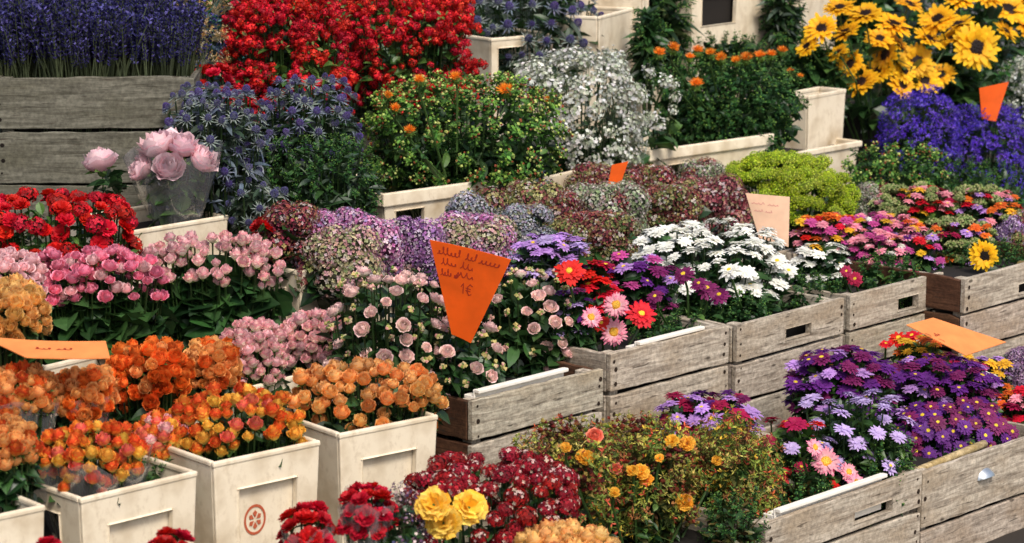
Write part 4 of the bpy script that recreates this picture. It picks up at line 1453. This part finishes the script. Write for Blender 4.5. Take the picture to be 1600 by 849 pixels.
def asters(label, area, v, heads, size=.021, **kw):
    k = dict(AK); k.update(kw)
    k['leaves'] = int(k.get('leaves', 140) * 1.3)
    if size < .03:
        k['spacing'] = k.get('spacing', 1.5) * .74
        size *= .97
    part = k.pop('part'); group = k.pop('group')
    return bouquet('aster_bouquet', label, 'asters', area, v, heads, size, part, group, **k)


asters('lilac asters behind the red ones, at the left of their crate', (798, 358, 925, 425), .26, [(A_LIL, 3), (A_PUR, 1), (A_LAV, 1)], .023, skirt=450, leaves=160, spacing=1.5)
asters('bright red asters in the middle of the crate beside the orange card', (858, 396, 966, 486), .22, [(A_RED, 4), (A_CRI, 1)], .026, skirt=520, leaves=140, spacing=1.45)
asters('violet and magenta asters between the red ones and the white ones', (930, 388, 1060, 480), .22, [(A_PUR, 3), (A_MAG, 2), (A_DKP, 2), (A_LIL, 1)], .021, skirt=530, leaves=260, spacing=1.9)
asters('purple asters with a yellow bud at the left corner of their crate', (862, 440, 930, 520), .12, [(A_PUR, 2), (A_DKP, 1), (A_LAV, 1)], .02, skirt=550, leaves=140, spacing=1.7)
single_heads('aster_bouquet', 'three pink and white asters facing out over the crate edge', 'asters', [(963, 477, 1.05), (924, 496, .85), (960, 520, 1.15)], A_PNK, .0265, .06, 'aster', Ga, YDL, (-.1, -1, .45), .1)
single_heads('aster_bouquet', 'bright red asters around the three pink ones', 'asters', [(1002, 492, 1.15), (940, 506, .7), (890, 425, 1.1)], A_RED, .028, .08, 'aster', Ga, YD, (0, -.8, .7), .1)
asters('white asters massed in front of the peach card', (984, 342, 1236, 448), .24, [(A_WHT, 1)], .0225, disc_p=.06, skirt=505, leaves=360, spacing=1.5, up=.75, depth=.3)
single_heads('aster_bouquet', 'white asters with yellow eyes at the front of the white bunch', 'asters', [(1172, 446, 1.05, (0, -1, .4)), (1140, 424, 1, (-.3, -.5, 1)), (1214, 410, 1), (1232, 424, .8)], A_WHT, .0265, .1, 'aster', Ga, YD, (0, -.6, .9), .1)
single_heads('aster_bouquet', 'dark purple asters tucked below the white ones', 'asters', [(1068, 430, 1.0), (1104, 452, 1.1), (1124, 462, 1), (1092, 444, .8), (1024, 464, .8)], A_DKP, .024, .1, 'aster', Ga, YD, (-.2, -.6, .8), .1)
asters('leafy asters hardly in bloom at the right end of the white bunch', (1000, 430, 1230, 470), .2, [(SPG2, 1)], .04, part='sprig', skirt=510, leaves=420, lsize=.04, spacing=.9, disc=None)
asters('white asters right of the peach card', (1236, 372, 1330, 430), .18, [(A_WHT, 4), (A_YEL, .5)], .021, skirt=470, leaves=260, spacing=1.6, pal=GREENS)
asters('rose pink and white asters in the mixed crate', (1322, 356, 1420, 436), .2, [(A_ROSE, 2), (A_MAG, 2), (A_WHT, 1), (A_PNK, 1)], .02, skirt=470, leaves=220, spacing=1.5)
asters('orange and red asters behind the rose pink ones', (1236, 328, 1345, 385), .34, [(A_ORG, 2.5), (A_RED, 1), (A_MAG, 1.5), (A_YEL, 1), (A_ROSE, 1.5)], .019, skirt=410, leaves=120, spacing=1.45)
asters('pink, yellow and orange asters massed above the mixed crate', (1300, 330, 1452, 392), .3, [(A_ROSE, 5), (A_MAG, 3), (A_ORG, 1), (A_YEL, 1.2), (A_WHT, 1), (A_LIL, 1)], .019, skirt=420, leaves=140, spacing=1.42)
asters('violet and magenta asters at the right end of the mixed crate', (1400, 360, 1475, 430), .14, [(A_LIL, 2), (A_MAG, 2), (A_PUR, 1), (A_YEL, 1), (A_RED, 1)], .019, skirt=455, leaves=160, spacing=1.6)
single_heads('aster_bouquet', 'red and coral asters leaning over the edge of the mixed crate', 'asters', [(1336, 436, .9), (1428, 434, 1), (1322, 424, .7)], A_CRI, .02, .05, 'aster', Ga, YD, (-.2, -.9, .4), .08)
asters('mixed bouquets of pink, yellow and red flowers right of the greens', (1360, 288, 1500, 350), .42, [(A_ROSE, 3), (A_RED, 1.2), (A_YEL, 1.5), (A_CRI, 1.5), (A_PNK, 1), (GB, 2.5)], .018, skirt=380, leaves=170, spacing=1.55, pal=GREENS_L)
asters('mixed bouquets of lilac, orange and red flowers at the right edge', (1470, 290, 1600, 372), .3, [(A_LIL, 2.5), (A_ORG, 1), (A_RED, 1), (A_ROSE, 2), (GB, 3), (A_YEL, 1)], .018, skirt=410, leaves=260, spacing=1.6, pal=GREENS_L + GREENS)
asters('muted mixed bouquet behind the small sunflower', (1440, 340, 1560, 408), .12, [(A_CRI, 1), (A_LIL, 1.5), (A_ORG, 1), (GB, 2)], .018, skirt=432, leaves=280, spacing=1.9, pal=GREENS_L + GREENS + OLIVE)
def leafbed(label, area, v, pal=GREENS, lsize=.036, lw=.4, leaves=330, skirt=None, depth=.2, lst=None):
    bouquet('aster_plant', label, 'foliage', area, v, [(lst or SPG2, 1)], .034, 'sprig', 'leafy growth along the crate edges', depth, .5, .8, skirt=skirt or area[3] + 25, leaves=leaves, lsize=lsize, lw=lw, pal=pal, lo=-.8)


leafbed('dark aster leaves between the three pink asters and the crate corner', (978, 488, 1110, 548), .12)
leafbed('dark aster leaves along the front edge of the crate with the brown slot', (1090, 456, 1210, 522), .12)
leafbed('dark aster leaves at the right end of the crate with the brown slot', (1196, 430, 1326, 496), .12)
leafbed('green leaves along the front of the crate of pink and orange asters', (1330, 400, 1450, 458), .1, GREENS + GREENS_L)
leafbed('dark leaves around the small sunflower in the jutting crate', (1440, 376, 1620, 440), .08, GREENS + OLIVE, leaves=420)
leafbed('leaves behind the brown end of the jutting crate', (1400, 380, 1500, 440), .22, GREENS)  # the brown of that end is painted shade
leafbed('olive leaves along the left front edge of the front aster crate', (1190, 720, 1300, 812), -.4, GREENS + OLIVE)
leafbed('bright narrow leaves in the middle of the front aster crate', (1290, 660, 1430, 780), -.4, GREENS_L + GREENS, .045, .24, 500)
leafbed('dark leaves under the starry purple asters', (1410, 650, 1560, 738), -.36, GREENS, leaves=420)
leafbed('dark greens under the violet statice', (1380, 250, 1620, 320), .8, GREENS, .04, .4, 520, depth=.3)
leafbed('dark greens filling the bucket of bright safflowers', (600, 200, 800, 296), 1.0, GREENS, .04, .4, 620, depth=.24)
leafbed('dark greens at the foot of the white waxflower', (820, 200, 1000, 264), 1.0, GREENS_G + GREENS, .035, .3, 420, depth=.2)
leafbed('dark stems and leaves at the foot of the orange safflowers', (1016, 150, 1230, 226), 1.05, GREENS, .04, .35, 620, depth=.22)
leafbed('grey green sea holly leaves over the gap beside the burgundy hydrangeas', (400, 210, 600, 320), .88, GREENS_G + GREENS, .05, .25, 600, depth=.2)
leafbed('olive leaves filling the gap between the wallflowers and the slanting slot crate', (1096, 770, 1200, 846), -.45, OLIVE + GREENS, .036, .3, 420)
for lab_, ar_, v_ in (('green rose leaves filling the slotted bucket', (90, 726, 296, 776), .06), ('green rose leaves filling the bucket with the emblem', (296, 672, 490, 722), .06), ('green rose leaves filling the apricot rose bucket', (490, 630, 676, 680), .06)):
    bouquet('rose_foliage_plant', lab_, 'foliage', ar_, v_, [(SPG2, 1)], .03, 'sprig', 'leafy growth in the rose buckets', .15, .5, .9, skirt=ar_[3] + 20, leaves=300, lsize=.04, lw=.5, pal=GREENS + GREENS_L[:2], lo=-.6, sq=.6)
SUND2 = disc_p('small sunflower', .5, .12, '3a1c0c', '140a06')
single_heads('sunflower_bouquet', 'single small sunflower above the jutting crate', 'sunflowers', [(1538, 399, 1, (-.1, -1, .2))], SUN, .037, -.02, 'sunflower', 'sunflower bunches', SUND2, f0, .08)

# -- asters in the front crates
asters('dark purple asters at the back of the front crate', (1228, 536, 1400, 632), -.2, [(A_PUR, 4), (A_DKP, 3), (A_LIL, 1)], .0225, skirt=690, leaves=420, spacing=1.55, up=.8, lsize=.035, pal=GREENS + GREENS_L[:2])
asters('violet asters with some lilac under the lying orange card', (1380, 548, 1560, 650), -.26, [(A_PUR, 4), (A_DKP, 2), (A_LIL, 1.5)], .0225, skirt=700, leaves=420, spacing=1.6, up=.8, lsize=.035, pal=GREENS + GREENS_L[:2])
asters('starry purple asters with yellow eyes above the zinc handle', (1392, 622, 1588, 726), -.38, [(A_PUR, 2), (A_DKP, 2)], .019, disc_p=1, skirt=736, leaves=420, spacing=1.75, up=.45, toward=.5, lsize=.035)
asters('pale lilac asters seen edge on among bright leaves', (1226, 600, 1430, 742), -.38, [(A_LAV, 1)], .02, skirt=768, leaves=620, spacing=2.6, up=.7, lsize=.036, pal=GREENS_L + GREENS, lw=.35)
asters('red asters at the left end of the front crate', (1168, 640, 1310, 770), -.36, [(A_RED, 3), (A_CRI, 1.5), (A_LAV, .7)], .022, skirt=800, leaves=420, spacing=2.2, up=.7, lsize=.036, pal=GREENS + GREENS_L)
single_heads('aster_bouquet', 'pale pink asters at the liner edge of the front crate', 'asters', [(1290, 722, 1.2, (.2, -.8, .5)), (1325, 738, .8), (1338, 756, .9), (1272, 700, .8)], A_PNK, .025, -.45, 'aster', Ga, YDL, (.4, -.6, .5), .1)
asters('yellow and orange asters under the lying orange card', (1386, 520, 1480, 580), -.12, [(A_YEL, 3), (A_ORG, 1), (A_PUR, 1)], .02, skirt=620, leaves=150, spacing=1.6, pal=GREENS_L)
asters('white, yellow and lilac asters right of the lying orange card', (1470, 550, 1590, 625), -.18, [(A_WHT, 1.3), (A_YEL, 2), (A_LIL, 2), (A_ORG, 1), (A_CRI, 1)], .02, skirt=660, leaves=200, spacing=1.7, pal=GREENS_L + GREENS)
asters('red and pink asters at the right edge above the front crate', (1545, 600, 1640, 680), -.3, [(A_RED, 2), (A_CRI, 2), (A_ORG, 1), (A_ROSE, 1)], .021, skirt=705, leaves=200, spacing=1.6)
single_heads('aster_bouquet', 'red asters poking out left of the lying card', 'asters', [(1404, 530, 1.2), (1425, 526, 1), (1384, 538, .7)], A_RED, .022, -.06, 'aster', Ga, YD, (-.2, -.4, .9), .12)
asters('lilac, crimson and violet asters above the wallflowers', (1022, 606, 1190, 672), -.14, [(A_LIL, 3), (A_PUR, 2), (A_CRI, 2), (A_DKP, 1)], .024, skirt=720, leaves=180, spacing=1.5, up=.75)

# -- wallflowers
WLF = protos('wallflower', lambda r: spray_mesh(r, [H('a0983c'), H('b8b050'), H('84542e'), H('a86a40'), H('ccc068'), H('702e1e'), H('8c9a44'), H('76883a')], 34, .55, .1, H('4a4a24'), 'tuft', [H('566a24'), H('6c7a30'), H('445a26'), H('5c4a26')], 18, .26, .28), 5)
WLF2 = protos('dark wallflower', lambda r: spray_mesh(r, [H('6a2018'), H('7c3420'), H('8c7a38'), H('481a14'), H('9a8a44')], 30, .5, .075, H('3c3c1e'), 'bud', [H('3c4a20'), H('4c5426'), H('4a3018')], 16, .28, .28), 4)
WLG = protos('green wallflower', lambda r: spray_mesh(r, [H('8c9c3c'), H('a8b048'), H('6c8034'), H('d8b840'), H('c85a3a')], 22, .5, .1, H('4a5a28'), 'tuft', [H('5a7028'), H('6c8434'), H('46602a')], 20, .34, .24), 4)
Gw = 'wallflower bunches in the front row'
bouquet('wallflower_bouquet', 'olive and rust wallflowers left of the middle, below the first crate', 'wallflowers', (806, 672, 960, 800), -.26, [(WLF, 3), (WLF2, 1.2), (WLG, 2)], .058, 'sprig', Gw, .24, .5, .48, skirt=860, leaves=700, lsize=.035, lw=.28, pal=OLIVE + GREENS, lo=-.5, hjit=.5, tilt=.35)
bouquet('wallflower_bouquet', 'olive and rust wallflowers in front of the second crate', 'wallflowers', (930, 660, 1090, 800), -.28, [(WLF, 3), (WLF2, 1.2), (WLG, 2)], .058, 'sprig', Gw, .24, .5, .48, skirt=860, leaves=700, lsize=.035, lw=.28, pal=OLIVE + GREENS, lo=-.5, hjit=.5, tilt=.35)
bouquet('wallflower_bouquet', 'olive wallflowers next to the front crate of asters', 'wallflowers', (1070, 664, 1212, 800), -.34, [(WLF, 3), (WLF2, .6), (WLG, 2.5)], .056, 'sprig', Gw, .22, .5, .48, skirt=850, leaves=700, lsize=.035, lw=.28, pal=OLIVE + GREENS_L, lo=-.5, hjit=.5, tilt=.35)
YRF = ruffle_p('lemon', 'eab428', 'fae06a', n=60)
YRF2 = ruffle_p('amber', 'e89a20', 'f8cc4c', n=50)
single_heads('rose_bouquet', 'small yellow roses scattered through the wallflowers', 'roses', [(914, 716, 1), (820, 730, .8), (1050, 690, .8), (1074, 694, .9), (1002, 738, .9), (1010, 750, .8), (1070, 786, 1.05), (988, 736, .7), (884, 700, .6), (1120, 720, .6), (960, 770, .6), (1140, 760, .55), (1030, 716, .5)], YRF2, .0165, -.375, 'rose', None, None, (0, -.7, .7), .14)
single_heads('rose_bouquet', 'two coral pink roses at the back of the wallflowers', 'roses', [(930, 684, 1), (962, 734, .7)], rose_p('coral', 'f0a88c', 'e87a62', 'ee9078', 1.0), .0145, -.33, 'rose', None, None, (0, -.7, .7), .14)
# white tub under the wallflowers
bucket('white tub under the wallflowers', (960, 905), (1205, 826), -.46, .172, .26, random.Random(4), front='panel', group=None)
bucket('cream tub under the red starry flowers', (640, 905), (905, 842), -.46, .172, .2, random.Random(3), front='panel', group=None)

# -- red starry kalanchoe
KAL = protos('kalanchoe', lambda r: floret_dome(r, [H('8c0c14'), H('a0121a'), H('a81a20'), H('7a0a12'), H('94101a'), H('8c0c14'), H('6a0810'), H('a81a20'), H('8c0c14'), H('d8b8a8')], 90, .2, .8), 4)
bouquet('kalanchoe_plant', 'dark red starry flowers with white edges in the front row', 'kalanchoe', (628, 714, 912, 836), -.36, [(KAL, 1)], .0165, 'flower_head', None, .24, .6, 1.3, skirt=880, leaves=200, lsize=.035, lo=-.4)
single_heads('rose_bouquet', 'three open yellow roses in front of the red starry flowers', 'roses', [(678, 790, 1, (-.2, -.8, .6)), (732, 794, 1.05, (.2, -.8, .6)), (694, 818, 1.05, (-.1, -.9, .5))], YRF, .0275, -.5, 'rose', None, None, (0, -.8, .6), .14)
bouquet('filler_bouquet', 'fine white and dusky filler flowers beside the yellow roses', 'filler flowers', (580, 770, 670, 850), -.44, [(protos('dusky spray', lambda r: spray_mesh(r, [H('d8c8c0'), H('8a6a78'), H('5a3a5a'), H('b89890'), H('4a3c6c')], 34, .5, .06, H('4a4438'), 'star'), 3), 1)], .036, 'spray', None, .12, .5, .7, skirt=880, leaves=90, lsize=.03)
DR = ruffle_p('velvet red', 'a40812', 'd0121c')
bouquet('red_bouquet', 'velvet red blooms in a clear paper cone in front of the apricot bucket', 'red flowers', (526, 758, 622, 822), -.42, [(DR, 1)], .0165, 'bloom', 'red blooms in front', .09, .5, 1.35, skirt=870, leaves=40, lsize=.03, wrap=(1.15, .7, .13))
bouquet('red_bouquet', 'velvet red blooms against the emblem bucket', 'red flowers', (436, 786, 522, 870), -.42, [(DR, 1)], .018, 'bloom', 'red blooms in front', .09, .5, 1.35, skirt=900, leaves=40, lsize=.03, wrap=(1.2, .55, .13))
bouquet('red_bouquet', 'tops of dark red blooms at the bottom edge in front of the slotted bucket', 'red flowers', (234, 828, 302, 880), -.4, [(DR, 1)], .0165, 'bloom', 'red blooms in front', .08, .5, 1.4, skirt=900, leaves=20, lsize=.03)
bouquet('red_bouquet', 'barely visible red blooms at the bottom left edge', 'red flowers', (46, 842, 104, 890), -.4, [(DR, 1)], .0165, 'bloom', 'red blooms in front', .08, .5, 1.4, skirt=910, leaves=20, lsize=.03)
bouquet('rose_bouquet', 'light orange roses cut off by the bottom edge', 'roses', (800, 832, 968, 900), -.54, [(ORANGE2, 1), (PEACH, 2)], 0.0140, 'rose', None, .12, .5, 1.11, skirt=930, leaves=75, lsize=.04, leafmax=.72, lo=-.12, tilt=.26, hjit=.28)

# -- background greenery and dried flowers at the top
DRY = protos('dried', lambda r: spray_mesh(r, [H('b89058'), H('c8a878'), H('d8c8a8'), H('a06c2c'), H('8a7a5a')], 30, .5, .09, H('8a7a58'), 'tuft'), 3)
bouquet('dried_bouquet', 'straw coloured dried flowers right of the lavender', 'dried flowers', (268, -20, 352, 90), 1.3, [(DRY, 1)], .05, 'spray', None, .14, .4, .8, skirt=130, leaves=40, lsize=.06, lw=.2, pal=[H('8a7a50'), H('3a4a5a'), H('a89a70')], lo=-.6)
bouquet('foliage_bouquet', 'teal green foliage behind the dried flowers', 'foliage', (320, -60, 400, 60), 1.5, [(SPG2, 1)], .06, 'sprig', None, .16, .4, .8, skirt=130, leaves=160, lsize=.07, lw=.25, pal=[H('4a7a74'), H('5a8a84'), H('2c4a44')], lo=-.6)
bouquet('foliage_bouquet', 'dark blade leaves beside the leaning basket handle', 'foliage', (970, -60, 1080, 70), 1.5, [(SPG2, 1)], .06, 'sprig', None, .16, .4, .8, skirt=110, leaves=220, lsize=.12, lw=.14, pal=GREENS + [H('6a7a4a')], lo=-.6)
bouquet('foliage_bouquet', 'dark leafy branches along the back of the stall behind the sunflowers', 'foliage', (1180, -90, 1420, 30), 1.9, [(SPG2, 1)], .07, 'sprig', None, .3, .4, .9, skirt=110, leaves=420, lsize=.08, lw=.4, pal=GREENS, lo=-.7)
bouquet('foliage_bouquet', 'dark leafy branches along the back of the stall behind the red blooms', 'foliage', (330, -120, 760, 20), 1.9, [(SPG2, 1)], .07, 'sprig', None, .3, .4, .9, skirt=130, leaves=520, lsize=.08, lw=.4, pal=GREENS, lo=-.7)
bouquet('foliage_bouquet', 'dark leaves in the top right corner behind the sunflowers', 'foliage', (1420, -90, 1680, 60), 1.8, [(SPG2, 1)], .07, 'sprig', None, .3, .4, .9, skirt=160, leaves=420, lsize=.08, lw=.4, pal=GREENS, lo=-.7)
bouquet('lavender_bouquet', 'short bluish purple lavender bunch behind the right end of the crate', 'lavender', (286, 70, 352, 130), 1.2, [(LAV, 1)], .05, 'lavender_sprig', None, .1, .6, .7, skirt=150, leaves=40, lsize=.05, lw=.15, pal=[H('3a4a6a'), H('2c3a4a')], lo=-.5)

bouquet('foliage_bouquet', 'leafy dark greenery in front of the small cream bucket by the first sunflower', 'foliage', (1196, 46, 1330, 150), 1.28, [(SPG2, 1)], .055, 'sprig', None, .16, .4, .75, skirt=215, leaves=330, lsize=.07, lw=.45, pal=GREENS + GREENS_L[:1], lo=-.7, hjit=.4)

bouquet('foliage_bouquet', 'dark grassy leaves at the top between the two cream buckets', 'foliage', (1186, -60, 1256, 40), 1.42, [(SPG2, 1)], .05, 'sprig', None, .12, .4, .75, skirt=100, leaves=260, lsize=.09, lw=.18, pal=GREENS + GREENS_G, lo=-.7, hjit=.4)
bouquet('foliage_bouquet', 'dark leaves between the narrow cream bucket and the leaning dark opening', 'foliage', (984, 0, 1040, 90), 1.33, [(SPG2, 1)], .045, 'sprig', None, .1, .4, .75, skirt=130, leaves=240, lsize=.08, lw=.2, pal=GREENS + GREENS_L[:1], lo=-.7, hjit=.4)
bouquet('foliage_bouquet', 'low green leaves at the foot of the large cream bucket', 'foliage', (1080, 52, 1200, 100), 1.3, [(SPG2, 1)], .04, 'sprig', None, .12, .4, .75, skirt=130, leaves=240, lsize=.05, lw=.4, pal=GREENS + GREENS_L[:1], lo=-.7, hjit=.4)

# ================================================================== PRICE CARDS
rc = random.Random(3)
Y0 = at(735, 450, .02).y
sw = cursive(rc, .07, .97, .1, .05, (1.2, .6, 1.1)) + cursive(rc, .1, .62, .21, .045, (.8, .7)) + cursive(rc, .06, .36, .33, .045, (.8, .3)) + cursive(rc, .34, .66, .31, .035, (.6,))
# the price: a one and a euro sign
sw += [[(.40, .43), (.44, .39), (.44, .5)],
       [(.60, .40), (.555, .385), (.515, .42), (.515, .47), (.555, .505), (.60, .49)], [(.49, .435), (.575, .435)], [(.49, .46), (.57, .46)]]
card('large orange price card with handwriting, standing in the spray roses', [at_y(672, 374, Y0), at_y(799, 405, Y0 - .02), at_y(736, 536, Y0 + .02), at_y(706, 522, Y0 + .03)], CARD_O, sw, bend=.004)
Y1 = at(1200, 345, .3).y
PINKINK, _, _ = solid('faded_ink', H('d89a8a'), .7)
card('small pale peach price card standing among the white asters', [at_y(1165, 302, Y1), at_y(1234, 308, Y1), at_y(1232, 386, Y1 - .01), at_y(1186, 372, Y1)], CARD_P, cursive(rc, .08, .8, .2, .03, (.6, .5)) + cursive(rc, .1, .6, .36, .03, (.5, .4)), PINKINK)
Y2 = at(1490, 525, -.24).y
card('light orange price card lying across the asters of the front crate', [at_y(1416, 508, Y2), at_y(1458, 497, Y2 + .08), at_y(1572, 535, Y2 + .06), at_y(1509, 556, Y2 - .04)], CARD_L, [[(.03, .3), (.05, .36), (.03, .4)], [(.08, .5), (.1, .56), (.07, .6)]] + cursive(rc, .12, .3, .4, .05, (.5,)))
Y3 = at(90, 545, .16).y
card('long orange price card lying over the roses at the left edge', [at_y(-30, 528, Y3 + .03), at_y(165, 536, Y3 + .04), at_y(172, 561, Y3 - .02), at_y(40, 560, Y3 - .04)], CARD_L, cursive(rc, .3, .7, .5, .06, (.5, .5)), bend=.004)
Y4 = at(1550, 160, .85).y
card('small orange card tilted over the violet statice', [at_y(1530, 138, Y4), at_y(1576, 128, Y4 + .02), at_y(1556, 190, Y4), at_y(1534, 186, Y4)], CARD_O)
Y5 = at(965, 270, .72).y
card('tiny orange tag among the burgundy hydrangeas', [at_y(956, 258, Y5), at_y(982, 252, Y5), at_y(968, 292, Y5), at_y(950, 288, Y5)], CARD_O)

# ================================================================== LIGHT
w = bpy.data.worlds.new('World')
sc.world = w
w.use_nodes = True
nt = w.node_tree
nt.nodes.clear()
wo = nt.nodes.new('ShaderNodeOutputWorld')
bg = nt.nodes.new('ShaderNodeBackground')
sky = nt.nodes.new('ShaderNodeTexSky')
sky.sky_type = 'NISHITA'
sky.sun_disc = False
EL = math.radians(52)
sd = Vector((.38, -.92, 0)).normalized()     # horizontal direction towards the sun
sky.sun_elevation = EL
sky.sun_rotation = math.atan2(sd.x, sd.y)
sky.dust_density = 4
sky.air_density = 1.0
bg.inputs[1].default_value = .14
nt.links.new(sky.outputs[0], bg.inputs[0])
nt.links.new(bg.outputs[0], wo.inputs[0])
ld = bpy.data.lights.new('sun', 'SUN')
ld.energy = 2.2
ld.angle = math.radians(16)
ld.color = (1, .95, .88)
lo = bpy.data.objects.new('sun', ld)
COL.objects.link(lo)
dirv = Vector((sd.x * math.cos(EL), sd.y * math.cos(EL), math.sin(EL)))
lo.rotation_euler = dirv.to_track_quat('Z', 'Y').to_euler()
sc.view_settings.view_transform = 'Standard'
sc.view_settings.look = 'None'
sc.view_settings.exposure = 0.35
sc.view_settings.gamma = 1.0
sc.cycles.max_bounces = 6
sc.cycles.transparent_max_bounces = 12
sc.cycles.use_denoising = True
